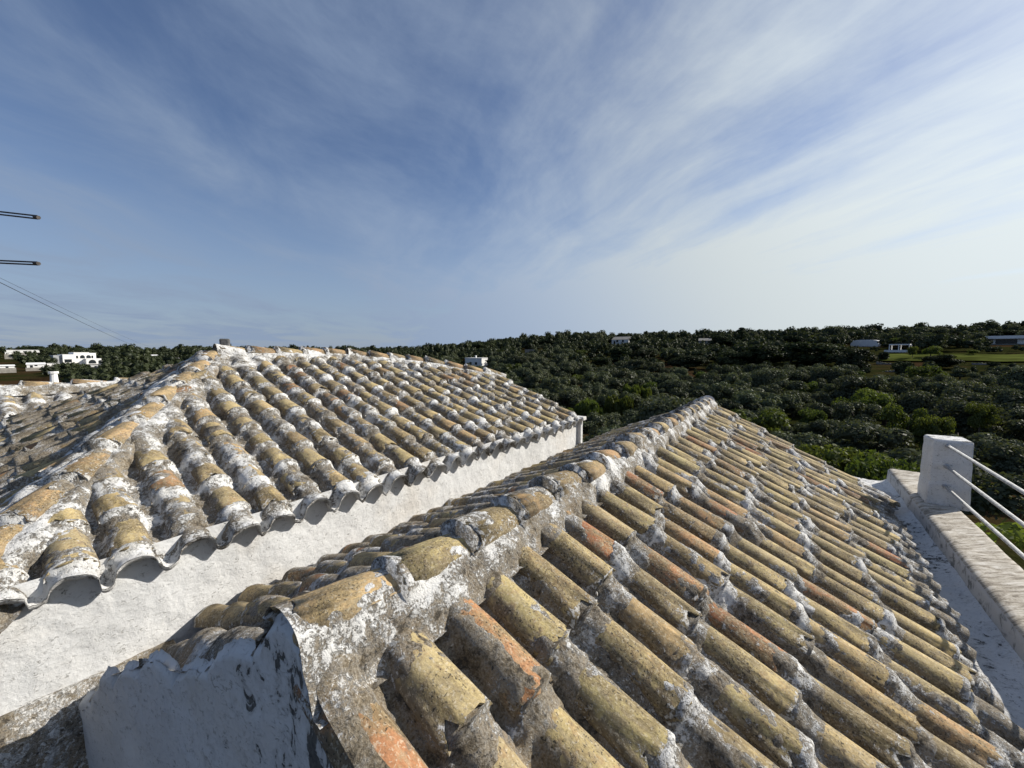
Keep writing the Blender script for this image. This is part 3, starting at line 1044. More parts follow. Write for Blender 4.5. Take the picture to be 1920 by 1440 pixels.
# wavy underside of the eave, an inch below the coat and running back to the wall
Xe, Se = np.meshgrid(xsM, np.array([SM, SM, SM - 0.06, SM - 0.14]), indexing='ij')
n0, w0, Tt = rowsM.relief(Xe, np.full_like(Xe, SM), coat=0.1)
n0, w0 = mod_main(Xe, np.full_like(Xe, SM), n0, w0, Tt)
drop = np.array([0.0, 0.022, 0.027, 0.031])
V = orgM_top + Xe[..., None] * DV + (Se + eave_sh(Xe, np.full_like(Xe, SM)))[..., None] * esM + (n0 - drop)[..., None] * enM
link('eave_edge', mesh_np('eave_edge', V.reshape(-1, 3), grid_faces(len(xsM), 4), M_MORTAR, True, {'wash': np.full(Xe.size, 1.0)}), left)
for i, j, s in rowsM.tiles(lambda x: SM - float(top_u(np.array(x))) + 0.05, lambda x: SM):
    link('roof_tile', TILES[(i * 2 + j * 3) % 11], left, rowsM.matrix(i, j, s, orgM_top, DV, esM, enM) @ Matrix.Diagonal((1.09, 0.94, 1.09, 1)))

# hip end: falls towards the camera side, rows parallel to the ridge
apex_a = A_LE - ridge_u[0] * math.cos(PM); apex_z = Z_LE + ridge_u[0] * math.sin(PM)
apex_t = ridge_t[0]
esH = -DV * math.cos(PH) - ZV * math.sin(PH)
enH = -DV * math.sin(PH) + ZV * math.cos(PH)
orgH = PT(apex_t, 0, apex_z)             # x = a, s = down from the apex level
AH2 = 2 * apex_a - A_LE                  # mirror eave


def hip_s0(a):          # distance below apex level where the hip face starts at a
    a = np.asarray(a, float)
    uu = np.where(a > apex_a, (A_LE - a) / math.cos(PM), (a - AH2) / math.cos(PM))
    tt = np.interp(uu, hip_u, hip_t)
    return (apex_t - tt) / math.cos(PH)


rowsH = Rows(-8.9, 0.25, 28, 2.7, ru=0.070, rl=0.092, L=0.42, E=0.335, seed=43, s_start=0.0, collar=0.6, fill=0.045)
face_mortar('mortar_bed', rowsH, orgH, RV, esH, enH, np.arange(AH2, A_LE, 0.016), np.arange(0, 2.75, 0.016), left,
            mask_f=lambda X, S: S > hip_s0(X) - 0.03, coat=0.03, flip=True, mod_f=lambda X, S, n, w, T: (n, w - 0.14))  # whitewash thinned: the hip end's shade is put into its colour
for i, j, s in rowsH.tiles(lambda x: float(hip_s0(x)) + 0.05, lambda x: 2.72):
    link('roof_tile', TILES[(i * 2 + j * 3 + 1) % 11], left, rowsH.matrix(i, j, s, orgH, RV, esH, enH) @ Matrix.Diagonal((-1, 0.94, 1.06, 1)))
# hidden back face and far end so that the roof is closed
V = [PT(t, A_LE - u * math.cos(PM), Z_LE + u * math.sin(PM)) for t, u in zip(ridge_t, ridge_u)]
V2 = [PT(t, AH2, Z_LE) for t in ridge_t]
n = len(V)
Vb = V + V2
Fb = [(i, n + i, n + i + 1, i + 1) for i in range(n - 1)] + [(0, n, len(Vb))]
Vb.append(PT(hip_t[0], AH2, Z_LE))
link('back_slope', mesh_py('back_slope', Vb, Fb, M_GREYWALL), left)

# caps
hp0 = PT(hip_t[0], A_LE - hip_u[0] * math.cos(PM), Z_LE + hip_u[0] * math.sin(PM) + 0.03)
hp1 = PT(apex_t, apex_a, apex_z + 0.03)
cap_line(left, hp0, hp1, 2, 0.30, 0.36, 'hip_tile', 51, E=0.38, w=0.25, wash=0.95, base=0.0, res=0.012, scale=0.86, cover=0.015)
# a second course of caps beside the hip, half a tile lower on the end face
sh = -RV * 0.235 - DV * 0.06 - ZV * 0.075
cap_line(left, hp0 + sh, hp1 + sh * 0.7, 2, 0.42, 0.15, 'hip_tile', 52, E=0.44, w=0.20, wash=1.05, base=0.0, res=0.012, cover=0.03, scale=0.9)
ends = [0, 2, 4, 7]
rk = list(zip(ridge_t, ridge_u))
for a_, b_ in zip(ends[:-1], ends[1:]):
    q0 = PT(rk[a_][0], A_LE - rk[a_][1] * math.cos(PM), Z_LE + rk[a_][1] * math.sin(PM) + 0.02)
    q1 = PT(rk[b_][0], A_LE - rk[b_][1] * math.cos(PM), Z_LE + rk[b_][1] * math.sin(PM) + 0.02)
    cap_line(left, q0, q1, 2, 0.36, 0.36, 'ridge_tile', 60 + a_, E=0.36, w=0.22, wash=1.0, res=0.014, base=0.02)
# long white wall under the eave
A_W = A_LE - 0.085
tg = np.arange(TL0 - 0.4, TL1 + 0.001, 0.02)
zgv = np.concatenate([np.linspace(-1.06, -2.5, 66)])
Tg, Zg = np.meshgrid(tg, zgv, indexing='ij')
V = PT(Tg, A_W + 0.012 * fbm(Tg, Zg, 3, 3, 8) + 0.005 * fbm(Tg, Zg, 13, 3, 18), Zg)
dpt = -1.06 - Zg
run = vnoise(Tg * 7.0, Zg * 0.5, 91) * vnoise(Tg * 19.0, Zg * 1.2, 92)
fl = 0.20 + 0.14 * fbm(Tg, Zg, 1.5, 3, 2) + 0.62 * run * np.exp(-dpt / 0.42) + 0.16 * sstep(dpt, 0.35, 0.75)
link('side_wall', mesh_np('side_wall', V.reshape(-1, 3), grid_faces(len(tg), len(zgv)), M_WALL, True, {'flake': fl}), left)
b = MB()
tbox(b, TL0 - 0.2, TL1, AH2 + 0.1, A_W - 0.02, -CAMZ - 0.3, -1.32)
b.build('wall', M_WALL, left)
# far verge wall closing the roof end, with the little corner gutter block
V = [PT(TL1, A_W - 0.01, -1.30)]
for u in np.linspace(0.05, 1.72 * K_, 12):
    V.append(PT(TL1, A_LE - u * math.cos(PM), Z_LE + u * math.sin(PM) + 0.02))
V.append(PT(TL1, AH2, -1.2)); V.append(PT(TL1, AH2, -1.32))
link('verge_wall', mesh_py('verge_wall', V, [tuple(range(len(V)))], M_WALL), left)
b = MB()
tbox(b, TL1 - 0.05, TL1 + 0.07, A_W - 0.26, A_LE + 0.03, -1.13, -1.07)
tbox(b, TL1 - 0.02, TL1 + 0.06, A_W - 0.2, A_LE - 0.03, -1.9, -1.132)
b.build('corner_block', M_WALL, left, bevel=0.012)

# small cut stone on the apex
cap = MB().box(-0.05, 0.05, -0.045, 0.045, 0, 0.10)
co = cap.build('stone_block', M_DARKSTONE, None, bevel=0.015)
co.location = PT(apex_t + 0.12, apex_a - 0.03, apex_z + 0.135)
co.rotation_euler = (0, 0, R(28))
tag(co, 'small dark grey stone block sitting on the peak of the hipped roof', 'stone')

# ------------------------------------------------------------------ REAR HOUSE at the left edge
rear = thing('tiled_house', 'pale tiled roof of a third house showing at the left edge behind the hip', 'house')
RA, RZ = -10.55, -0.70
PB = R(24)
esB = RV * math.cos(PB) - ZV * math.sin(PB); enB = RV * math.sin(PB) + ZV * math.cos(PB)
orgB = PT(0, RA, RZ)
rowsB = Rows(-1.6, 0.30, 22, 1.9, ru=0.085, rl=0.11, L=0.45, E=0.38, seed=71, s_start=0.05, collar=0.9, fill=0.05)
face_mortar('mortar_bed', rowsB, orgB, DV, esB, enB, np.arange(-1.9, 4.9, 0.022), np.arange(-0.02, 1.75, 0.022), rear, coat=0.0,
            mod_f=lambda X, S, n, w, T: (n, w + 0.18))
for i, j, s in rowsB.tiles(lambda x: 0.1, lambda x: 1.75):
    link('roof_tile', TILES[(i + j * 3) % 11], rear, rowsB.matrix(i, j, s, orgB, DV, esB, enB) @ Matrix.Diagonal((1.25, 1, 1.25, 1)))
cap_line(rear, PT(-1.9, RA, RZ + 0.03), PT(4.9, RA, RZ + 0.03), 2, 0.44, 0.44, 'ridge_tile', 75, E=0.55, w=0.26, wash=0.9, res=0.022, base=0.03, cover=0.03)
b = MB()
tbox(b, -1.9, 4.9, RA - 1.7, RA + 1.6, -CAMZ - 0.3, -1.46)
b.build('wall', M_WALL, rear)
V = [PT(-1.9, RA, RZ), PT(4.9, RA, RZ), PT(4.9, RA - 1.75, RZ - 0.78), PT(-1.9, RA - 1.75, RZ - 0.78), PT(-1.9, RA + 1.6, RZ - 0.76), PT(4.9, RA + 1.6, RZ - 0.76)]
link('back_slope', mesh_py('back_slope', V, [(0, 1, 2, 3), (0, 3, 4), (1, 5, 2)], M_GREYWALL), rear)
vp = MB().tube((0, 0, 0), (0, 0, 0.20), 0.055, 0.045, 10).tube((0, 0, 0.2), (0, 0, 0.235), 0.065, 0.065, 10).build('vent_pipe', M_FARWHITE)
vp.location = PT(0.75, RA - 0.1, RZ + 0.10)
tag(vp, 'short white vent pipe standing on the ridge of the pale roof at the left edge', 'vent pipe')

# ------------------------------------------------------------------ PARAPET, PILLAR, RAILS on the right
par = thing('parapet', 'low weathered white parapet with a flat stained top beside the right eave', 'parapet')
ZP = -1.87
PA0, PA1 = 1.34, 1.72
tg = growing(-0.6, 8.4, 0.02, 0.004)
prof = [(PA0 - 0.02, ZP - 0.62)] + [(PA0 - 0.02 + 0.02 * k / 9, ZP - 0.60 + 0.58 * k / 9) for k in range(10)] + [(PA0 + 0.03, ZP)] + \
       [(PA0 + 0.03 + (PA1 - PA0 - 0.06) * k / 14, ZP + 0.004) for k in range(1, 14)] + [(PA1 - 0.02, ZP)] + [(PA1, ZP - 0.03), (PA1, ZP - 0.6), (PA1, -CAMZ - 0.3)]
pa = np.array([p[0] for p in prof]); pz = np.array([p[1] for p in prof])
Tg, Kg = np.meshgrid(tg, np.arange(len(prof)), indexing='ij')
Ag = pa[Kg] + 0.016 * fbm(Tg, Kg * 0.13, 2.0, 3, 33) - 0.012 * Tg * 0.2
Zg = pz[Kg] + 0.012 * fbm(Tg, Ag, 5, 3, 35)
top = (Kg >= 11) & (Kg <= 25)
fl = np.where(top, 0.52 + 0.25 * fbm(Tg, Ag, 2.0, 3, 44), 0.30 + 0.3 * fbm(Tg, Zg, 2, 3, 45))
link('coping', mesh_np('coping', PT(Tg, Ag, Zg).reshape(-1, 3), grid_faces(len(tg), len(prof)), M_COPING, True, {'flake': fl}), par)
# trough between eave and parapet
tg2 = growing(-0.6, 8.4, 0.03, 0.004)
ag2 = np.linspace(A_E - 0.16, PA0 + 0.01, 22)
Tg, Ag = np.meshgrid(tg2, ag2, indexing='ij')
uu = (Ag - ag2[0]) / (ag2[-1] - ag2[0])
Zg = -2.045 - 0.055 * np.sin(np.pi * np.clip(uu, 0, 1)) ** 0.8 + 0.03 * sstep(uu, 0.8, 1) + 0.03 * fbm(Tg, Ag, 5, 3, 61)
fl = 0.66 - 0.2 * uu + 0.75 * fbm(Tg, Ag, 2.2, 3, 62)
link('gutter', mesh_np('gutter', PT(Tg, Ag, Zg).reshape(-1, 3), grid_faces(len(tg2), len(ag2)), M_PALEWALL, True, {'flake': fl}), par)
# far corner: flat white ledge closing the trough behind the pillar
b = MB()
tbox(b, 7.16, 7.75, 0.75, PA0 - 0.03, -2.5, -2.07)
o = b.build('ledge', M_GREYWALL, par, bevel=0.02)
b = MB(); tbox(b, -0.6, 8.38, A_E - 0.04, PA1 - 0.01, -CAMZ - 0.3, -2.3)
b.build('wall', M_WALL, par)

pil = thing('railing_pillar', 'square white plastered pillar holding three rails at the far end of the parapet', 'pillar', PT(6.95, 1.60, ZP))
pil.rotation_euler = (0, 0, -AZ)
pw, pd, ph = 0.36, 0.42, 0.80
V, F = [], []
rp_ = np.random.default_rng(8)
for k, z in enumerate(np.concatenate([[-0.02, 0.02], np.linspace(0.08, 0.77, 11), [0.80]])):
    s = 1.02 - 0.03 * (z > 0.23) - 0.05 * z / 0.8 - 0.03 * (z > 0.79)
    for (x, y) in ((-1, -1), (1, -1), (1, 1), (-1, 1)):
        V.append((x * pw / 2 * s + rp_.uniform(-.005, .005), y * pd / 2 * s + rp_.uniform(-.005, .005), z + (rp_.uniform(-.008, .008) if z > 0.7 else 0)))
nk = len(V) // 4
for k in range(nk - 1):
    for i in range(4):
        F.append((k * 4 + i, k * 4 + (i + 1) % 4, (k + 1) * 4 + (i + 1) % 4, (k + 1) * 4 + i))
F.append(tuple((nk - 1) * 4 + i for i in range(4)))
_pm = mesh_py('shaft', V, F, M_PALEWALL)
_pa = _pm.attributes.new('flake', 'FLOAT', 'POINT')
_pa.data.foreach_set('value', [0.52] * 8 + [0.36] * (len(V) - 16) + [0.44] * 4 + [0.56] * 4)
link('shaft', _pm, pil).modifiers.new('bevel', 'BEVEL').width = 0.012
rl_ = thing('railing', 'three parallel white steel rails running from the pillar above the parapet', 'railing', PT(0, 1.56, 0))
rl_.rotation_euler = (0, 0, -AZ)
for z in (ZP + 0.735, ZP + 0.485, ZP + 0.245):
    m_ = MB().tube((0, -1.2, z), (0, 6.80, z), 0.0165, n=12)
    m_ = m_.build('rail', M_RAIL, rl_, smooth=False)
    MB().tube((0, 6.69, z), (0, 6.76, z), 0.021, 0.026, n=12).build('flange', M_GREYPANEL, m_)
for o in rl_.children:
    for p in o.data.polygons:
        p.use_smooth = len(p.vertices) == 4

# ------------------------------------------------------------------ pixel helper for the far things: a direction of the photograph and a real distance
CP, SP_ = math.cos(PITCH), math.sin(PITCH)
def pix_dir(u, v):
    x = (u - 960) / 723.0; upc = -(v - 720) / 723.0
    return np.array([x, CP + SP_ * upc, -SP_ + CP * upc])
def project(p):
    x, y, z = p[0], p[1], p[2] - CAMZ
    fw = CP * y - SP_ * z; upc = SP_ * y + CP * z
    return 960 + 723 * x / fw, 720 - 723 * upc / fw, fw

# ------------------------------------------------------------------ TERRAIN
RIGHT_D = [0, 30, 45, 60, 90, 120, 160, 220, 300, 420, 700, 1500, 6000]
RIGHT_Z = [0, 0, 0.0, 0.5, 2.0, 4.2, 7.6, 11.4, 15.0, 16.5, 18, 18, 18]
LEFT_D = [0, 60, 100, 200, 300, 500, 800, 1500, 6000]
LEFT_Z = [0, 0.3, 0.6, 1.6, 3.2, 5.6, 7.2, 7.8, 8.0]
def terrain(x, y):
    x = np.asarray(x, float); y = np.asarray(y, float)
    D = np.hypot(x, y)
    sa = x / np.maximum(D, 1e-6)
    w = sstep(sa, -0.34, 0.16)
    z = np.interp(D, LEFT_D, LEFT_Z) * (1 - w) + np.interp(D, RIGHT_D, RIGHT_Z) * w
    return z + sstep(D, 30, 120) * 1.3 * fbm(x, y, 0.018, 3, 123)
rr = np.concatenate([np.linspace(0, 60, 22), np.linspace(64, 330, 70), np.geomspace(345, 7000, 40)])
aa = np.linspace(0, 2 * np.pi, 181)
Rg, Ag = np.meshgrid(rr, aa, indexing='ij')
X, Y = Rg * np.sin(Ag), Rg * np.cos(Ag)
V = np.stack([X, Y, terrain(X, Y)], -1)
tag(link('ground', mesh_np('ground', V.reshape(-1, 3), grid_faces(len(rr), len(aa))[:, ::-1], M_GROUND, True)), kind='structure')
def sheet(name, az0, az1, d0, d1, mat, dz=0.05):
    A_, D_ = np.meshgrid(np.radians(np.linspace(az0, az1, 30)), np.linspace(d0, d1, 16), indexing='ij')
    D_ = D_ * (1 + 0.05 * fbm(A_ * 30, D_ * 0 + 3, 1, 2, 7))
    X, Y = D_ * np.sin(A_), D_ * np.cos(A_)
    V = np.stack([X, Y, terrain(X, Y) + dz + 0.1 * fbm(X, Y, 0.3, 2, 5)], -1)
    return tag(link(name, mesh_np(name, V.reshape(-1, 3), grid_faces(30, 16), mat, True)), kind='structure')
sheet('grass_field', 43.5, 60, 143, 162, M_FIELD, 0.35)
sheet('grass_field', 19, 26, 205, 240, M_FIELD, 0.35)

# ------------------------------------------------------------------ FAR BUILDINGS
def ground_at(u, d):
    """place at horizontal distance d in the direction of photo column u"""
    q = pix_dir(u, 658); q = q / math.hypot(q[0], q[1])
    x, y = q[0] * d, q[1] * d
    return x, y, float(terrain(x, y))
def hit(u, v, dmin=40, dmax=520):
    q = pix_dir(u, v); q = q / math.hypot(q[0], q[1])
    ds = np.arange(dmin, dmax, 0.5)
    below = (CAMZ + q[2] * ds) < terrain(q[0] * ds, q[1] * ds)
    return float(ds[int(np.argmax(below))]) if below.any() else None
KEEP = []            # (u0,u1,v_base,dist): nothing taller may stand in front of these
def site(u0, u1, vtop, vbase, d, keep=0.3):
    """origin on the sight line of the base, width in metres, height, facing angle"""
    uc = (u0 + u1) / 2
    dh = hit(uc, vbase, 60)
    if dh: d = min(max(dh + 1, d * 0.7), d * 1.45)
    q = pix_dir(uc, vbase); k = d / math.hypot(q[0], q[1]); p = ORI + q * k
    fw = project(p)[2]
    wid = (u1 - u0) / 723 * fw
    hgt = (vbase - vtop) / 723 * fw
    rz = -math.atan2(p[0], p[1])
    KEEP.append((u0 - 3, u1 + 3, vbase - keep * (vbase - vtop), d))
    return p, wid, hgt, rz, float(terrain(p[0], p[1]))
def base_block(parent, p, gz, w, dpt, mat=M_FARWHITE):
    drop = p[2] - gz
    if drop > 0.05:
        MB().box(-w / 2 - 0.3, w / 2 + 0.3, -0.3, dpt + 0.3, -drop - 0.6, -0.004).build('plinth', M_FARGREY, parent)
def opening(parent, x, z, w, h, y=-0.03, mat=M_DARKGLASS, name='window'):
    return MB().box(x - w / 2, x + w / 2, y, y + 0.12, z, z + h).build(name, mat, parent)
def arch(parent, x, z, w, h, y=-0.04, name='arch', mat=M_DARKGLASS):
    V, n = [], 10
    pts = [(x - w / 2, z), (x + w / 2, z)] + [(x + w / 2 * math.cos(math.pi * k / n), z + h - w / 2 + w / 2 * math.sin(math.pi * k / n)) for k in range(n + 1)]
    V = [(a, y, b_) for a, b_ in pts] + [(a, y + 0.15, b_) for a, b_ in pts]
    m = len(pts)
    F = [tuple(range(m)), tuple(reversed(range(m, 2 * m)))] + [(i, m + i, m + (i + 1) % m, (i + 1) % m) for i in range(m)]
    return link(name, mesh_py(name, V, F, mat), parent)

# white villa on the left plain
p, w, h, rz, gz = site(119, 180, 661, 683, 185, 0.08)
vl = thing('white_villa', 'two storey white villa with terraces and arches on the plain at far left', 'house', p, rz=rz + R(12))
u = w / 61.0
base_block(vl, p, gz, w, 9)
MB().box(-w / 2, -w / 2 + 11 * u, 1.5, 9, 0, 17 * u).build('wall', M_GREYPANEL, vl)
MB().box(-w / 2 + 10.5 * u, -w / 2 + 26 * u, 0.6, 9, 0, 18.5 * u).build('wall', M_FARWHITE, vl)
MB().box(-w / 2 + 25 * u, -w / 2 + 54 * u, 1.2, 9.2, 0, 21 * u).build('wall', M_FARWHITE, vl)
MB().box(-w / 2 + 38 * u, w / 2, -1.5, 3, 0, 10.5 * u).build('wall', M_FARWHITE, vl)
MB().box(-w / 2 + 25 * u, -w / 2 + 45 * u, 1.1, 9.3, 21 * u, 22.3 * u).build('parapet', M_FARWHITE, vl)
for xx in (36, 44): arch(vl, -w / 2 + xx * u, 11 * u, 6 * u, 6 * u, y=1.12)
arch(vl, -w / 2 + 46 * u, 0.3, 10 * u, 7 * u, y=-1.56)
arch(vl, -w / 2 + 56 * u, 0.3, 4 * u, 6 * u, y=-1.56)
opening(vl, -w / 2 + 17 * u, 1.0, 9 * u, 5.5 * u, y=0.55)
for xx in (29, 49): opening(vl, -w / 2 + xx * u, 11 * u, 2.5 * u, 5 * u, y=1.15)

def cottage(u0, u1, v0, v1, d, label, roof='flat', wins=2, wallm=None, dep=6, rot=0.0, keep=0.3, cat='house', name='white_house', roofm=None, door=True):
    p, w, h, rz, gz = site(u0, u1, v0, v1, d, keep)
    t = thing(name, label, cat, p, rz=rz + rot)
    wallm = wallm or M_FARWHITE
    base_block(t, p, gz, w, dep, wallm)
    if roof == 'flat':
        MB().box(-w / 2, w / 2, 0, dep, 0, h * 0.93).build('wall', wallm, t)
        MB().box(-w / 2 - 0.12, w / 2 + 0.12, -0.12, dep + 0.12, h * 0.932, h).build('parapet', wallm, t)
    elif roof == 'gable':
        hh = h * 0.62
        MB().box(-w / 2, w / 2, 0, dep, 0, hh).build('wall', wallm, t)
        MB().add([(-w / 2 - .2, -.2, hh + .003), (w / 2 + .2, -.2, hh + .003), (w / 2 + .2, dep + .2, hh + .003), (-w / 2 - .2, dep + .2, hh + .003), (-w / 2 - .1, dep / 2, h), (w / 2 + .1, dep / 2, h)],
                 [(0, 1, 5, 4), (2, 3, 4, 5), (0, 4, 3), (1, 2, 5), (3, 2, 1, 0)]).build('roof', roofm or wallm, t)
    elif roof == 'vault':
        hh = h * 0.72; n = 10
        MB().box(-w / 2, w / 2, 0, dep, 0, hh).build('wall', wallm, t)
        pts = [(w / 2 * math.cos(math.pi * k / n), hh + .003 + (h - hh) * math.sin(math.pi * k / n)) for k in range(n + 1)]
        V = [(a, -.05, z) for a, z in pts] + [(a, dep + .05, z) for a, z in pts]
        F = [tuple(range(n + 1)), tuple(reversed(range(n + 1, 2 * n + 2)))] + [(k, k + n + 1, k + n + 2, k + 1) for k in range(n)]
        link('roof', mesh_py('roof', V, F, roofm or wallm), t)
    for k in range(wins):
        x = -w / 2 + w * (k + 0.5 + 0.5 * door) / (wins + door)
        opening(t, x, h * 0.30, w * 0.09 + 0.3, h * 0.26)
    if door: opening(t, -w / 2 + w * 0.5 / (wins + 1), 0.02, w * 0.07 + 0.35, h * 0.45, name='door')
    return t, w, h

cottage(57, 79, 680, 689, 150, 'small white house with pitched white roof left of and below the villa', 'gable', 1, dep=3)
cottage(93, 108, 681, 688, 152, 'low white hut between the small pitched house and the villa', 'flat', 0, dep=2)
cottage(5, 22, 684, 690, 145, 'low pale house at the very left edge of the plain', 'gable', 0, dep=2.5)
cottage(26, 69, 656, 661, 420, 'long low white building under the trees on the left horizon', 'flat', 1, dep=2.5)
cottage(12, 20, 660, 664, 380, 'tiny white house at the far left horizon beside the long building', 'flat', 1)
cottage(281, 298, 665, 670, 330, 'tiny white farmhouse right of the villa among dark trees', 'gable', 1)
cottage(329, 336, 671, 674, 300, 'tiny pale shed beside the slope of the hipped roof', 'flat', 1)
cottage(173, 186, 684, 688, 150, 'low white garden building below the arches of the villa', 'flat', 0, dep=2)
t, w, h = cottage(868, 907, 671, 689, 105, 'white cubic house with small chimney behind the far end of the hipped roof', 'flat', 2, rot=R(-38), dep=4.5)
MB().box(0.3, 0.7, 0.6, 1.0, h, h + 0.7).box(0.25, 0.75, 0.55, 1.05, h + 0.703, h + 0.85).build('chimney', M_FARWHITE, t)
cottage(1146, 1179, 631, 646, 235, 'white gabled farmhouse among trees on the ridge behind the front roof peak', 'gable', 2, rot=R(-22), dep=9, roofm=M_FARGREY, keep=0.1)
cottage(1311, 1332, 634, 646, 225, 'grey stone barn on the grassy ridge above the front roof peak', 'gable', 1, wallm=M_FARGREY, name='stone_barn', cat='barn')
cottage(1600, 1640, 637, 650, 190, 'white barn with curved roof half behind the big dark trees on the right', 'vault', 0, door=False, keep=0.05, name='white_barn', cat='barn', dep=12, rot=R(-15))
cottage(984, 1004, 655, 664, 170, 'grey stone hut among olive trees on the middle of the hill', 'flat', 1, wallm=M_FARGREY, name='stone_hut', cat='hut')
# modern villa on the right edge
p, w, h, rz, gz = site(1860, 1968, 629, 646, 225, 0.0)
mv = thing('modern_villa', 'long flat modern white villa with wide dark windows at the right edge', 'house', p, rz=rz)
base_block(mv, p, gz, w, 10)
MB().box(-w / 2, w / 2, 0.6, 10, 0, h * 0.66).build('wall', M_FARWHITE, mv)
MB().box(-w / 2 - 0.4, w / 2 + 0.4, -1.2, 10.4, h * 0.665, h).build('roof', M_FARWHITE, mv)
for x0, x1 in ((0.10, 0.19), (0.22, 0.46), (0.55, 0.75), (0.8, 0.95)):
    MB().box(-w / 2 + w * x0, -w / 2 + w * x1, 0.52, 0.66, h * 0.10, h * 0.60).build('window', M_DARKGLASS, mv)
MB().box(-w / 2 - 1.5, w / 2, -2.2, 0.5, -0.4, h * 0.08).build('terrace', M_FARGREY, mv)
# open white pergola building on the grass
p, w, h, rz, gz = site(1671, 1699, 645, 661, 150, 0.0)
pg = thing('pergola', 'open white pergola with square posts on the terraced lawn', 'pergola', p, rz=rz + R(-8))
base_block(pg, p, gz, w, 4)
MB().box(-w / 2, w / 2, 0, 4, h * 0.88, h).build('roof', M_FARWHITE, pg)
for x in (-w / 2 + .12, -.1, w / 2 - .12):
    for y in (0.12, 3.85):
        MB().box(x - .12, x + .12, y - .12, y + .12, h * 0.3, h * 0.877).build('post', M_FARWHITE, pg)
MB().box(-w / 2 - 1, w / 2 + 0.8, -0.4, 4.2, 0, h * 0.297).build('low_wall', M_FARWHITE, pg)
# terrace walls
def terrace_wall(u0, v0, u1, v1, d, hh, label):
    def at(u, v):
        q = pix_dir(u, v); return ORI + q * (d / math.hypot(q[0], q[1]))
    d = hit((u0 + u1) / 2, (v0 + v1) / 2 + 3) or d
    a_, b_ = at(u0, v0), at(u1, v1)
    n = 26
    V, F = [], []
    rv = np.random.default_rng(int(u0))
    dirv = (b_ - a_); nrm = np.cross(dirv, ZV); nrm /= np.linalg.norm(nrm)
    for k in range(n + 1):
        c = a_ + dirv * k / n
        g = float(terrain(c[0], c[1])) - 0.5
        zt = c[2] + rv.uniform(-.12, .12)
        for s, z in ((-.35, g), (-.28, zt), (.28, zt + rv.uniform(-.05, .05)), (.35, g)):
            V.append(tuple(c + nrm * s)[:2] + (z,))
    for k in range(n):
        for i in range(3):
            F.append((k * 4 + i, k * 4 + 4 + i, k * 4 + 5 + i, k * 4 + 1 + i))
    F.append((0, 1, 2, 3)); F.append(tuple(n * 4 + i for i in (3, 2, 1, 0)))
    o = link('terrace_wall', mesh_py('terrace_wall', V, F, M_STONE))
    KEEP.append((min(u0, u1), max(u0, u1), max(v0, v1) + 4, d))
    tag(o, label, 'wall', 'dry stone terrace walls on the slope')
terrace_wall(1646, 669, 1686, 673, 128, 1.2, 'topmost dry stone terrace wall under the lawn left of the dark round shrub')
terrace_wall(1643, 678, 1688, 683, 118, 1.2, 'middle dry stone terrace wall left of the dark round shrub')
terrace_wall(1655, 697, 1690, 692, 108, 1.0, 'lowest dry stone terrace wall left of the dark round shrub')
terrace_wall(1822, 680, 1872, 682, 130, 1.2, 'grey dry stone wall under the right end of the yellow green field')
# utility poles on the skyline
for (u_, vt, d, lab) in ((1270, 622, 300, 'leftmost thin utility pole on the skyline'), (1312, 622, 290, 'utility pole on the skyline above the stone barn'),
                         (1366, 621, 290, 'utility pole just left of the pointed conifer on the skyline'), (1418, 620, 280, 'thicker utility pole right of the pointed conifer on the skyline'), (1531, 621, 300, 'rightmost thin utility pole on the skyline')):
    x, y, z = ground_at(u_, d)
    zt = (ORI + pix_dir(u_, vt) * (d / math.hypot(*pix_dir(u_, vt)[:2])))[2]
    o = thing('utility_pole', lab, 'pole', (x, y, z), 'utility poles along the skyline')
    H = max(zt - z, 4)
    MB().tube((0, 0, -0.3), (0, 0, H), 0.20, 0.13, 7).build('pole', M_WOOD, o)
    MB().box(-0.8, 0.8, -0.06, 0.06, H - 0.7, H - 0.55).build('crossarm', M_WOOD, o)

# ------------------------------------------------------------------ ANTENNA and wires at the left edge
def at_depth(u, v, fw):
    q = pix_dir(u, v); return ORI + q * (fw / project(ORI + q)[2])
e1, e2 = at_depth(70, 407.5, 5.2), at_depth(70, 494, 5.2)
s1, s2 = at_depth(-180, 379, 5.6), at_depth(-180, 483, 5.6)
mx, my = s1[0], s1[1]
ant = thing('tv_antenna', 'brown rooftop antenna whose two twin rod arms reach in from the left edge', 'antenna', (mx, my, 0))
zroof = CAMZ - 1.5
MB().tube((0, 0, zroof), (0, 0, s1[2] + 0.5), 0.02, n=10).build('mast', M_ANT, ant)
for (e, s) in ((e1, s1), (e2, s2)):
    v = Vector(e - np.array([mx, my, 0])); s_ = Vector(s - np.array([mx, my, 0]))
    s_ = s_ - (v - s_) * 0.35
    g = 0.019 if e is e1 else 0.017
    arm = MB()
    for dz in (-g, g):
        arm.tube(s_ + Vector((0, 0, dz)), v + Vector((0, 0, dz)), 0.0105, n=8)
    ao = arm.build('arm', M_ANT, ant)
    dr = (v - s_).normalized()
    c = MB().tube(v - dr * 0.035, v + dr * 0.022, 0.030, 0.026, 6)
    c.build('end_cap', M_ANT, ao)
def wire(pts_px, fw0, fw1, rad, label):
    (u0, v0), (u1, v1) = pts_px
    p0, p1 = at_depth(u0, v0, fw0), at_depth(u1, v1, fw1)
    m = MB(); prev = None
    for k in range(15):
        f = k / 14
        q = p0 + (p1 - p0) * f - ZV * (0.35 * 4 * f * (1 - f)) * 0.5
        if prev is not None: m.tube(prev, q, rad, n=6)
        prev = q
    tag(m.build('wire', M_WIRE), label, 'wire', 'two overhead wires at the left')
wire(((-60, 500), (267, 653)), 9, 55, 0.008, 'lower, darker overhead wire slanting down to the trees at left')
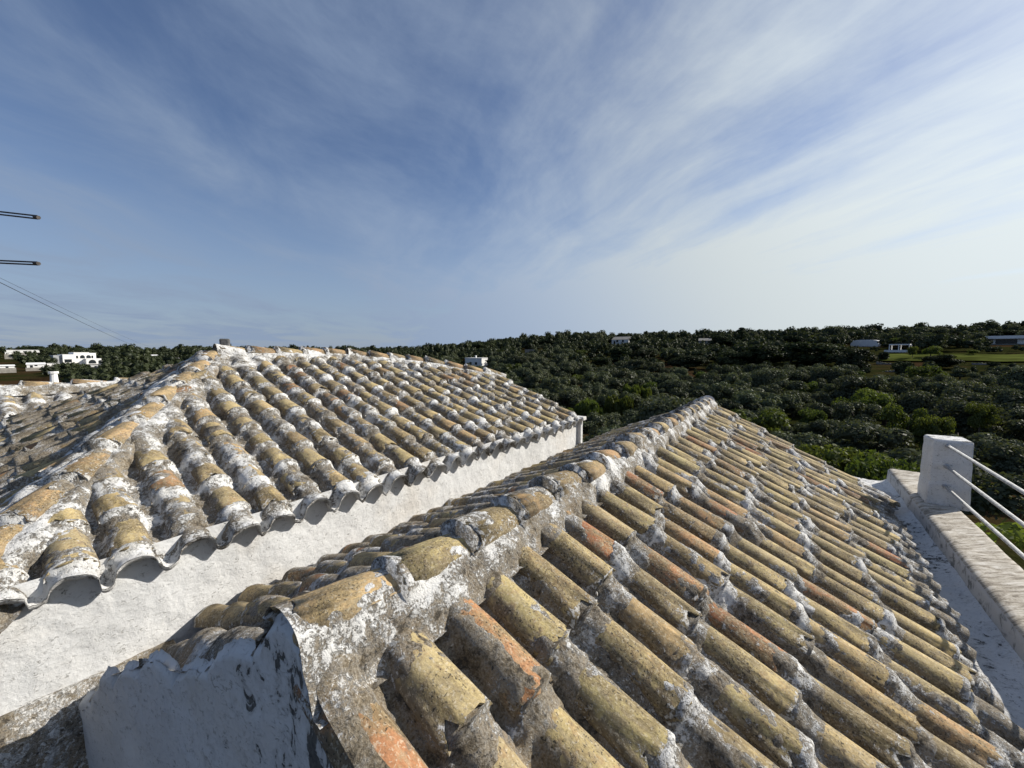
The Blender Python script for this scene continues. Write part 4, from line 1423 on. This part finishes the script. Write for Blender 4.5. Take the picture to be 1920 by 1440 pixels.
wire(((-60, 492), (288, 653)), 10, 60, 0.0045, 'upper, fainter overhead wire slanting down to the trees at left')

# ------------------------------------------------------------------ TREES
def leaf_cloud(r, centers, radii, per, size, elong=1.6, squash=0.8, upright=0.0):
    """many small leaf sprays through the volume of the lobes, denser near their skins"""
    P, Nn, Sz = [], [], []
    for c, rad in zip(centers, radii):
        d = r.normal(size=(per, 3)); d /= np.linalg.norm(d, axis=1)[:, None]
        d[:, 2] = np.where(d[:, 2] < -0.35, -d[:, 2], d[:, 2])
        k = rad * (0.62 + 0.48 * r.random(per) ** 0.6)
        p = c + d * k[:, None] * np.array([1, 1, squash])
        P.append(p); Nn.append(d); Sz.append(size * r.uniform(0.6, 1.35, per))
    P = np.concatenate(P); Nn = np.concatenate(Nn); Sz = np.concatenate(Sz)
    n = len(P)
    nn = Nn + r.normal(size=(n, 3)) * 0.55 + np.array([0, 0, 0.25])
    nn /= np.linalg.norm(nn, axis=1)[:, None]
    a = np.cross(nn, r.normal(size=(n, 3)))
    if upright: a = a * (1 - upright) + np.array([0, 0, 1.0]) * upright + r.normal(size=(n, 3)) * 0.15
    a /= np.linalg.norm(a, axis=1)[:, None]
    b = np.cross(nn, a); b /= np.maximum(np.linalg.norm(b, axis=1), 1e-6)[:, None]
    a = a * (Sz * elong / 2)[:, None]; b = b * (Sz / 2)[:, None]
    V = np.stack([P - a, P + b * 0.9 - a * 0.1, P + a, P - b * 0.9 + a * 0.1], 1).reshape(-1, 3)
    F = np.arange(len(V)).reshape(-1, 4)
    return V, F


def ico(c, rad, squash, r):
    g = (1 + 5 ** 0.5) / 2
    v = np.array([(-1, g, 0), (1, g, 0), (-1, -g, 0), (1, -g, 0), (0, -1, g), (0, 1, g), (0, -1, -g), (0, 1, -g), (g, 0, -1), (g, 0, 1), (-g, 0, -1), (-g, 0, 1)], float)
    v /= np.linalg.norm(v[0])
    f = [(0, 11, 5), (0, 5, 1), (0, 1, 7), (0, 7, 10), (0, 10, 11), (1, 5, 9), (5, 11, 4), (11, 10, 2), (10, 7, 6), (7, 1, 8), (3, 9, 4), (3, 4, 2), (3, 2, 6), (3, 6, 8), (3, 8, 9), (4, 9, 5), (2, 4, 11), (6, 2, 10), (8, 6, 7), (9, 8, 1)]
    v = v * r.uniform(0.85, 1.1, (12, 1)) * rad * np.array([1, 1, squash]) + c
    return v, np.array([(a, b, c_, c_) for a, b, c_ in f])


def crown_mesh(name, mat, r, lobes, per, size, core=0.74, squash=0.8, elong=1.6, upright=0.0):
    cs = np.array([l[0] for l in lobes]); rs = np.array([l[1] for l in lobes])
    V, F = leaf_cloud(r, cs, rs, per, size, elong, squash, upright)
    Vs, Fs, n = [V], [F], len(V)
    tri = []
    if core:
        for c, q in zip(cs, rs):
            v, f = ico(c, q * core, squash, r)
            Vs.append(v); tri.append(f[:, :3] + n); n += len(v)
    V = np.concatenate(Vs)
    faces = [tuple(x) for x in F] + ([tuple(x) for x in np.concatenate(tri)] if tri else [])
    return mesh_py(name, V, faces, mat)


def trunk_mesh(name, r, h, spread, rad, nl=4):
    m = MB()
    p = Vector((0, 0, -0.4)); q = Vector((r.uniform(-.15, .15), r.uniform(-.15, .15), h * 0.45))
    m.tube(p, q, rad * 1.3, rad * 0.85, 7)
    for k in range(nl):
        a = 2 * math.pi * (k + r.uniform(0, .6)) / nl
        e = Vector((math.cos(a) * spread * r.uniform(.5, .9), math.sin(a) * spread * r.uniform(.5, .9), h * r.uniform(0.75, 1.0)))
        mid = q.lerp(e, 0.5) + Vector((0, 0, 0.15))
        m.tube(q, mid, rad * 0.6, rad * 0.4, 6); m.tube(mid, e, rad * 0.4, rad * 0.15, 5)
    return mesh_py(name, m.V, m.F, M_BARK, True)


def olive_lobes(r, H, Wd, n=13):
    L = []
    for k in range(n):
        a = r.uniform(0, 2 * math.pi); q = Wd / 2 * (0.15 + 0.62 * math.sqrt(r.random()))
        z = H * (0.36 + 0.44 * r.random()) - 0.10 * q
        L.append((np.array([q * math.cos(a), q * math.sin(a), z]), Wd * r.uniform(0.12, 0.21)))
    return L


rt = np.random.default_rng(5)
OLIVE = []
for k in range(6):
    H, Wd = rt.uniform(3.7, 4.8), rt.uniform(4.4, 5.6)
    OLIVE.append((crown_mesh('crown', M_OLIVE, rt, olive_lobes(rt, H, Wd, 20), 230, 0.165, core=0.62), trunk_mesh('trunk', rt, H * 0.75, Wd * 0.3, 0.2), H, Wd))
DARK = []
for k in range(4):
    H, Wd = rt.uniform(6.0, 7.5), rt.uniform(7.5, 10)
    L = [(np.array([Wd / 2 * .68 * math.sqrt(rt.random()) * math.cos(a), Wd / 2 * .68 * math.sqrt(rt.random()) * math.sin(a), H * (0.14 + .62 * rt.random())]), Wd * rt.uniform(.11, .19)) for a in rt.uniform(0, 6.28, 34)]
    DARK.append((crown_mesh('crown', M_DARKLEAF, rt, L, 190, 0.30, core=0.74, elong=1.3), trunk_mesh('trunk', rt, H * 0.6, Wd * 0.3, 0.3), H, Wd))
GREEN = []
for k in range(4):
    H, Wd = rt.uniform(3.8, 4.6), rt.uniform(4.0, 5.0)
    GREEN.append((crown_mesh('crown', M_BRIGHT, rt, olive_lobes(rt, H, Wd, 22), 200, 0.15, core=0.5, elong=1.5), trunk_mesh('trunk', rt, H * 0.7, Wd * 0.3, 0.13), H, Wd))
# upright bright shrubs: a round bundle of shoots
SHRUB = []
for k in range(2):
    L = [(np.array([1.15 * math.sqrt(rt.random()) * math.cos(a), 1.15 * math.sqrt(rt.random()) * math.sin(a), 0.7 + 1.9 * rt.random()]), rt.uniform(.35, .6)) for a in rt.uniform(0, 6.28, 20)]
    SHRUB.append((crown_mesh('crown', M_BRIGHT, rt, L, 150, 0.15, core=0.6, elong=3.4, squash=1.3, upright=0.8), trunk_mesh('trunk', rt, 2.2, 0.8, 0.08), 3.3, 3.0))
CONIF = []
H = 9.0
L = [(np.array([(1 - z) * 2.2 * math.cos(a), (1 - z) * 2.2 * math.sin(a), 1.6 + z * 7.0]), 0.55 + 1.2 * (1 - z)) for z, a in zip(np.linspace(0, .98, 16), rt.uniform(0, 6.28, 16))]
CONIF.append((crown_mesh('crown', M_DARKLEAF, rt, L, 170, 0.26, core=0.75), trunk_mesh('trunk', rt, 4, 1.0, 0.2), H, 5.0))


def plant(kind, k, x, y, z, s, label, cat, group, name, sz=None, parts=True):
    crown, trunk, H, Wd = kind[k % len(kind)]
    o = thing(name, label, cat, (x, y, z), group, random.uniform(0, 6.28))
    o.scale = (s, s, sz or s)
    link('trunk', trunk, o); link('crown', crown, o)
    return o


def plant_px(kind, k, u, vtop, wpx, d, label, cat, group, name):
    """a tree standing on the ground at distance d in photo column u, as tall and wide as it shows"""
    x, y, z = ground_at(u, d)
    q = pix_dir(u, vtop); zt = (ORI + q * (d / math.hypot(q[0], q[1])))[2]
    crown, trunk, H, Wd = kind[k % len(kind)]
    fw = project((x, y, z))[2]
    s = wpx / 723 * fw / (Wd * 0.92)
    sz = max((zt - z) / (H * 0.97), 0.3)
    z0 = z
    if sz > 1.9 * s: z0 = zt - 1.9 * s * H; sz = 1.9 * s; z0 = max(z0, z)
    o = plant(kind, k, x, y, z0, s, label, cat, group, name, sz)
    SPOT.append((x, y, s * Wd / 2, u - wpx / 2, u + wpx / 2, vtop, vtop + wpx * 0.55, d))
    return o


SPOT = []
GB = 'fresh green trees in the grove'
greens = [
    (SHRUB, 0, 1107, 749, 50, 44, 'left of the two bright green upright shrubs in the gap between the roofs', 'shrub'),
    (SHRUB, 1, 1160, 743, 48, 45.5, 'right of the two bright green upright shrubs in the gap between the roofs', 'shrub'),
    (SHRUB, 1, 1188, 722, 30, 58, 'left of a pair of small bright shrubs above the front roof slope', 'shrub'),
    (SHRUB, 0, 1213, 727, 22, 58.5, 'right of a pair of small bright shrubs above the front roof slope', 'shrub'),
    (GREEN, 0, 1425, 757, 105, 37, 'broad fresh green tree rising just right of the front roof peak', 'tree'),
    (GREEN, 1, 1600, 828, 140, 27, 'large fresh green tree against the verge of the front roof', 'tree'),
    (GREEN, 2, 1690, 850, 140, 22, 'large fresh green tree directly left of the white pillar', 'tree'),
    (GREEN, 3, 1625, 722, 74, 57, 'wide yellow green tree in the middle of the olive grove on the right', 'tree'),
    (GREEN, 0, 1712, 755, 70, 45, 'fresh green tree above and left of the white pillar', 'tree'),
    (GREEN, 1, 1765, 770, 50, 44, 'fresh green tree standing right above the white pillar', 'tree'),
    (GREEN, 2, 1850, 750, 42, 50, 'fresh green tree right of and well above the pillar', 'tree'),
    (GREEN, 3, 1742, 681, 48, 100, 'yellow green tree below the lawn right of the dark round shrub', 'tree'),
    (GREEN, 0, 1525, 712, 34, 72, 'small yellow green tree beside the bare red soil patch', 'tree'),
    (GREEN, 1, 1316, 695, 20, 85, 'small bright tree on the slope right above the front roof peak', 'tree'),
    (GREEN, 2, 1084, 701, 24, 80, 'small bright bush among grey olives left of the pair of shrubs', 'tree'),
    (GREEN, 3, 1220, 712, 26, 68, 'yellow green bush just above the pair of small bright shrubs', 'tree'),
    (GREEN, 0, 964, 679, 30, 95, 'rounded green tree right of the white cubic house', 'tree'),
    (GREEN, 1, 1090, 655, 22, 140, 'green tree left of the big dark trees below the ridge farmhouse', 'tree'),
    (GREEN, 2, 1712, 648, 15, 150, 'small round green tree on the lawn right of the pergola', 'tree'),
    (GREEN, 3, 1746, 646, 26, 152, 'wider round green tree on the lawn right of the pergola', 'tree'),
    (GREEN, 1, 1825, 655, 16, 160, 'small bright bush at the back edge of the yellow green field', 'tree'),
    (GREEN, 2, 1530, 765, 44, 50, 'fresh green tree between grey olives below the red soil patch', 'tree'),
]
for (kd, k, u, vt, wp, d, lab, cat) in greens:
    plant_px(kd, k, u, vt, wp, d, lab, cat, GB, 'green_shrub' if kd is SHRUB else 'green_tree')
GD = 'dark evergreen trees on the hill'
darks = [
    (DARK, 0, 1432, 642, 96, 125, 'huge rounded dark tree at the left of the dark clump on the hill'),
    (DARK, 1, 1528, 638, 110, 130, 'widest dark tree in the middle of the dark clump on the hill'),
    (DARK, 2, 1600, 648, 74, 118, 'dark tree at the right of the clump, beside the curved barn'),
    (DARK, 3, 1375, 655, 70, 120, 'dark tree low on the left flank of the dark clump'),
    (DARK, 1, 1487, 626, 44, 185, 'dark tree with flat top standing behind the dark clump'),
    (DARK, 0, 1355, 627, 50, 200, 'dark tree left of the pointed conifer on the skyline'),
    (CONIF, 0, 1389, 615, 36, 205, 'pointed dark conifer rising highest on the skyline'),
    (DARK, 2, 1085, 620, 26, 240, 'tall dark round tree breaking the skyline left of the ridge farmhouse'),
    (DARK, 3, 948, 630, 14, 250, 'tall narrow dark tree on the skyline above the cubic house'),
    (DARK, 3, 1165, 648, 52, 135, 'dark tree right below the ridge farmhouse'),
    (DARK, 0, 1208, 652, 46, 132, 'dark tree right of the one below the ridge farmhouse'),
    (DARK, 1, 1128, 668, 40, 120, 'low dark tree below and left of the ridge farmhouse'),
    (DARK, 2, 1290, 664, 70, 118, 'broad low dark tree above the front roof peak'),
    (DARK, 2, 1696, 674, 36, 112, 'dark round shrub standing at the end of the terrace walls'),
    (DARK, 3, 1866, 676, 20, 126, 'small dark round tree on the edge of the yellow green field'),
    (DARK, 1, 1658, 658, 18, 145, 'dark tree between the curved barn and the pergola'),
    (DARK, 0, 1765, 662, 56, 130, 'dark spreading tree standing in front of the yellow green field'),
    (DARK, 0, 1652, 623, 20, 290, 'dark round tree on the skyline behind the curved barn'),
    (DARK, 1, 1790, 621, 30, 280, 'dark round tree on the skyline left of the modern villa'),
    (DARK, 2, 1860, 617, 34, 270, 'left one of the dark trees behind the modern villa'),
    (DARK, 3, 1896, 616, 40, 272, 'right one of the dark trees behind the modern villa'),
    (DARK, 1, 188, 647, 28, 420, 'broad dark tree on the left horizon right of the villa'),
    (DARK, 2, 140, 650, 22, 430, 'smaller dark tree on the left horizon above the villa'),
    (DARK, 0, 60, 647, 50, 470, 'wide dark tree on the left horizon over the long white building'),
    (DARK, 3, 100, 651, 20, 440, 'low dark tree on the left horizon above the white hut'),
    (DARK, 1, 905, 640, 40, 230, 'dark tree on the skyline right above the cubic house'),
    (DARK, 2, 1020, 635, 30, 235, 'low dark tree on the skyline left of the tall round one'),
]
for (kd, k, u, vt, wp, d, lab) in darks:
    plant_px(kd, k, u, vt, wp, d, lab, 'tree', GD, 'conifer' if kd is CONIF else 'dark_tree')

ROOF_U = [-400, 0, 230, 345, 400, 720, 900, 1090, 1100, 1325, 1690, 1735, 1740, 1832, 1833, 1920, 2300]
ROOF_V = [726, 726, 716, 664, 655, 666, 692, 782, 800, 733, 945, 930, 820, 825, 960, 1060, 1400]
cand = []
SPX = 4.5
for gx in np.arange(-420, 520, SPX):
    for gy in np.arange(4, 420, SPX):
        x = gx + rng.uniform(-1.9, 1.9); y = gy + rng.uniform(-1.9, 1.9)
        D = math.hypot(x, y)
        if D > 400 or y < 6: continue
        az = math.degrees(math.atan2(x, y))
        if abs(az) > 60: continue
        tt, ax_ = x * DV[0] + y * DV[1], x * RV[0] + y * RV[1]
        if tt < 11.5 and ax_ < 4.5: continue
        if D < 20: continue
        z = float(terrain(x, y))
        s = rng.uniform(0.82, 1.22)
        if D > 150: s *= 0.95
        k = int(rng.integers(0, 6))
        H = OLIVE[k][2] * s; Wd = OLIVE[k][3] * s
        if az > 40 and 141 < D < 165: continue              # the mown field
        if 18.5 < az < 26.5 and 203 < D < 242: continue
        if rng.random() < 0.05: continue
        if D > 190: s *= rng.uniform(0.8, 1.6)
        H = OLIVE[k][2] * s; Wd = OLIVE[k][3] * s
        u_, vt, fw = project((x, y, z + H))
        _, vb, _ = project((x, y, z))
        hw = Wd / 2 / fw * 723
        lim = -1e9
        for (u0, u1, vbase, d) in KEEP:
            if D < d + 10 and u_ + hw > u0 and u_ - hw < u1 and vt < vbase: lim = max(lim, vbase + 1)
        if az > 39 and D < 142 and vt < 682: lim = max(lim, 683)
        bad = False
        for (sx, sy, sr, u0, u1, v0, v1, d) in SPOT:
            if math.hypot(sx - x, sy - y) < (sr + Wd / 2) * 0.72: bad = True
            lv = v0 + (v1 - v0) * 0.75
            if D < d and u_ + hw * .6 > u0 and u_ - hw * .6 < u1 and vt < lv: lim = max(lim, lv)
        if bad: continue
        if lim > -1e8:
            f = (vb - lim) / (vb - vt)
            if f < 0.22: continue
            s *= f; H *= f; Wd *= f; hw *= f; vt = lim
        hidden = vt > max(np.interp(u_ + q * hw, ROOF_U, ROOF_V) for q in (-1, -.5, 0, .5, 1)) + 6 or u_ < -60 or u_ > 1990
        cand.append((hw, x, y, z, s, k, D, hidden, u_))
vis = sorted([c for c in cand if not c[7] and c[8] > 330], key=lambda c: -c[0])
near, rest = vis[:300], vis[300:] + [c for c in cand if c[7] and 50 < c[6] < 120] + [c for c in cand if not c[7] and c[8] <= 330]
OLV = []
LANDMARKS = [('white railing pillar', 1788, 830), ('white cubic house', 887, 680), ('bright green upright shrub pair', 1133, 765), ('peak of the front roof', 1325, 733),
             ('broad fresh green tree beside the roof peak', 1425, 775), ('wide yellow green tree', 1625, 735), ('terrace walls', 1667, 685), ('dark round shrub', 1696, 686),
             ('small tree on the yellow green field edge', 1866, 684), ('huge rounded dark tree', 1432, 665), ('widest dark tree', 1528, 662), ('curved white barn', 1620, 644),
             ('pointed conifer', 1389, 632), ('ridge farmhouse', 1158, 638), ('grey stone barn', 1321, 640), ('grey stone hut', 994, 660), ('pair of small bright shrubs', 1200, 735),
             ('fresh green tree left of the pillar', 1690, 870), ('far end of the hipped roof', 1095, 780), ('pergola', 1685, 653), ('tall round skyline tree', 1085, 632)]
for q_, (hw, x, y, z, s, k, D, hd, u_) in enumerate(near):
    if q_ % 13 == 6 and D > 38:
        plant(GREEN, k, x, y, z, s * 0.8, 'small fresh green tree scattered among the grey olives', 'tree', 'small fresh green trees among the olives', 'green_tree')
        continue
    o = plant(OLIVE, k, x, y, z, s, 'grey green olive tree standing in the crowded grove below the hill', 'olive tree', 'olive trees of the grove', 'olive_tree')
    o.scale = (s * random.uniform(.85, 1.15), s * random.uniform(.85, 1.15), s * random.uniform(.8, 1.2))
    pu, pv, _ = project((x, y, z + 2.2 * s))
    OLV.append((o, pu, pv))
used = set()
for (name, lu, lv) in LANDMARKS:
    for rel, du, dv in (('left of', -1, 0), ('right of', 1, 0), ('above', 0, -1), ('below', 0, 1)):
        best = None
        for q, (o, pu, pv) in enumerate(OLV):
            if q in used: continue
            a_, c_ = (pu - lu) * du + (pv - lv) * dv, abs((pu - lu) * dv) + abs((pv - lv) * du)
            if 6 < a_ < 90 and c_ < a_ * 0.6 and (best is None or a_ < best[0]): best = (a_, q)
        if best:
            used.add(best[1])
            OLV[best[1]][0]['label'] = 'grey green olive tree just ' + rel + ' the ' + name

# the far groves as one mass: many small crowns
LOW = []
for k in range(5):
    r = np.random.default_rng(300 + k)
    L = olive_lobes(r, 4.3, 5.2, 8)
    V, F = leaf_cloud(r, np.array([l[0] for l in L]), np.array([l[1] for l in L]) * 1.25, 26, 0.42, 1.5, 0.8)
    Vs, Fs = [V], [F]; n = len(V)
    for c, q in L:
        v, f = ico(c, q * 0.95, 0.8, r); Vs.append(v); Fs.append(f + n); n += len(v)
    LOW.append((np.concatenate(Vs), np.concatenate(Fs)))
far = [(x, y, z, s) for (_, x, y, z, s, _, _, _, _) in rest]
# beyond the plotted grove: thin belts of trees out to the horizon
for k in range(1500):
    az = R(rng.uniform(-62, 62)); D = rng.uniform(400, 560) if k % 2 else rng.uniform(300, 1500) if az < 0.05 else rng.uniform(380, 700)
    x, y = D * math.sin(az), D * math.cos(az)
    far.append((x, y, float(terrain(x, y)), rng.uniform(0.7, 1.35) * (1.0 if D < 500 else 1.5)))
Vs, Fs, n = [], [], 0
for q, (x, y, z, s) in enumerate(far):
    V, F = LOW[q % 5]
    a = rng.uniform(0, 6.28); c_, s_ = math.cos(a), math.sin(a)
    M = np.array([[c_, -s_, 0], [s_, c_, 0], [0, 0, rng.uniform(0.7, 1.45)]]) * s * np.array([rng.uniform(.8, 1.2), rng.uniform(.8, 1.2), 1.0])
    Vs.append(V @ M.T + np.array([x, y, z])); Fs.append(F + n); n += len(V)
V = np.concatenate(Vs); F = np.concatenate(Fs)
tri = F[:, 2] == F[:, 3]
me_q = bpy.data.meshes.new('far_grove')
nq, ntri = int((~tri).sum()), int(tri.sum())
me_q.vertices.add(len(V)); me_q.vertices.foreach_set('co', V.astype(np.float32).ravel())
lv = np.concatenate([F[~tri].ravel(), F[tri][:, :3].ravel()]).astype(np.int32)
me_q.loops.add(len(lv)); me_q.loops.foreach_set('vertex_index', lv)
me_q.polygons.add(nq + ntri)
me_q.polygons.foreach_set('loop_start', np.concatenate([np.arange(nq) * 4, nq * 4 + np.arange(ntri) * 3]).astype(np.int32))
me_q.update(calc_edges=True)
me_q.materials.append(M_FARLEAF)
tag(link('far_grove', me_q), 'dark mass of distant olive groves and woods reaching the horizon', 'grove', kind='stuff')

# leafy shoots just outside the parapet at the right edge
r = np.random.default_rng(77)
L = [(np.array([r.uniform(-.5, .5), r.uniform(-.5, .5), r.uniform(-.5, .55)]), r.uniform(.12, .28)) for k in range(12)]
sx = at_depth(1915, 1010, 5.2)
tw = thing('leafy_shrub', 'bright leafy shoots just beyond the parapet under the rails', 'shrub', (sx[0] + 0.35, sx[1] + 0.1, 0))
cm = crown_mesh('crown', M_BRIGHT, r, [(c + np.array([0, 0, sx[2] - 0.45]), q) for c, q in L], 60, 0.085, core=0, elong=1.4)
link('crown', cm, tw)
link('trunk', mesh_py('trunk', *(lambda m: (m.V, m.F))(MB().tube((0, 0, -.3), (0, 0, sx[2] - 0.9), 0.07, 0.03, 7).tube((0, 0, sx[2] - 0.9), (0.2, 0.1, sx[2] - .2), 0.03, 0.01, 6).tube((0, 0, sx[2] - 0.9), (-0.3, 0.1, sx[2] - .3), 0.025, 0.01, 6)), M_BARK), tw)
print('olive trees', len(near), 'far', len(far), 'front tiles', len(items))
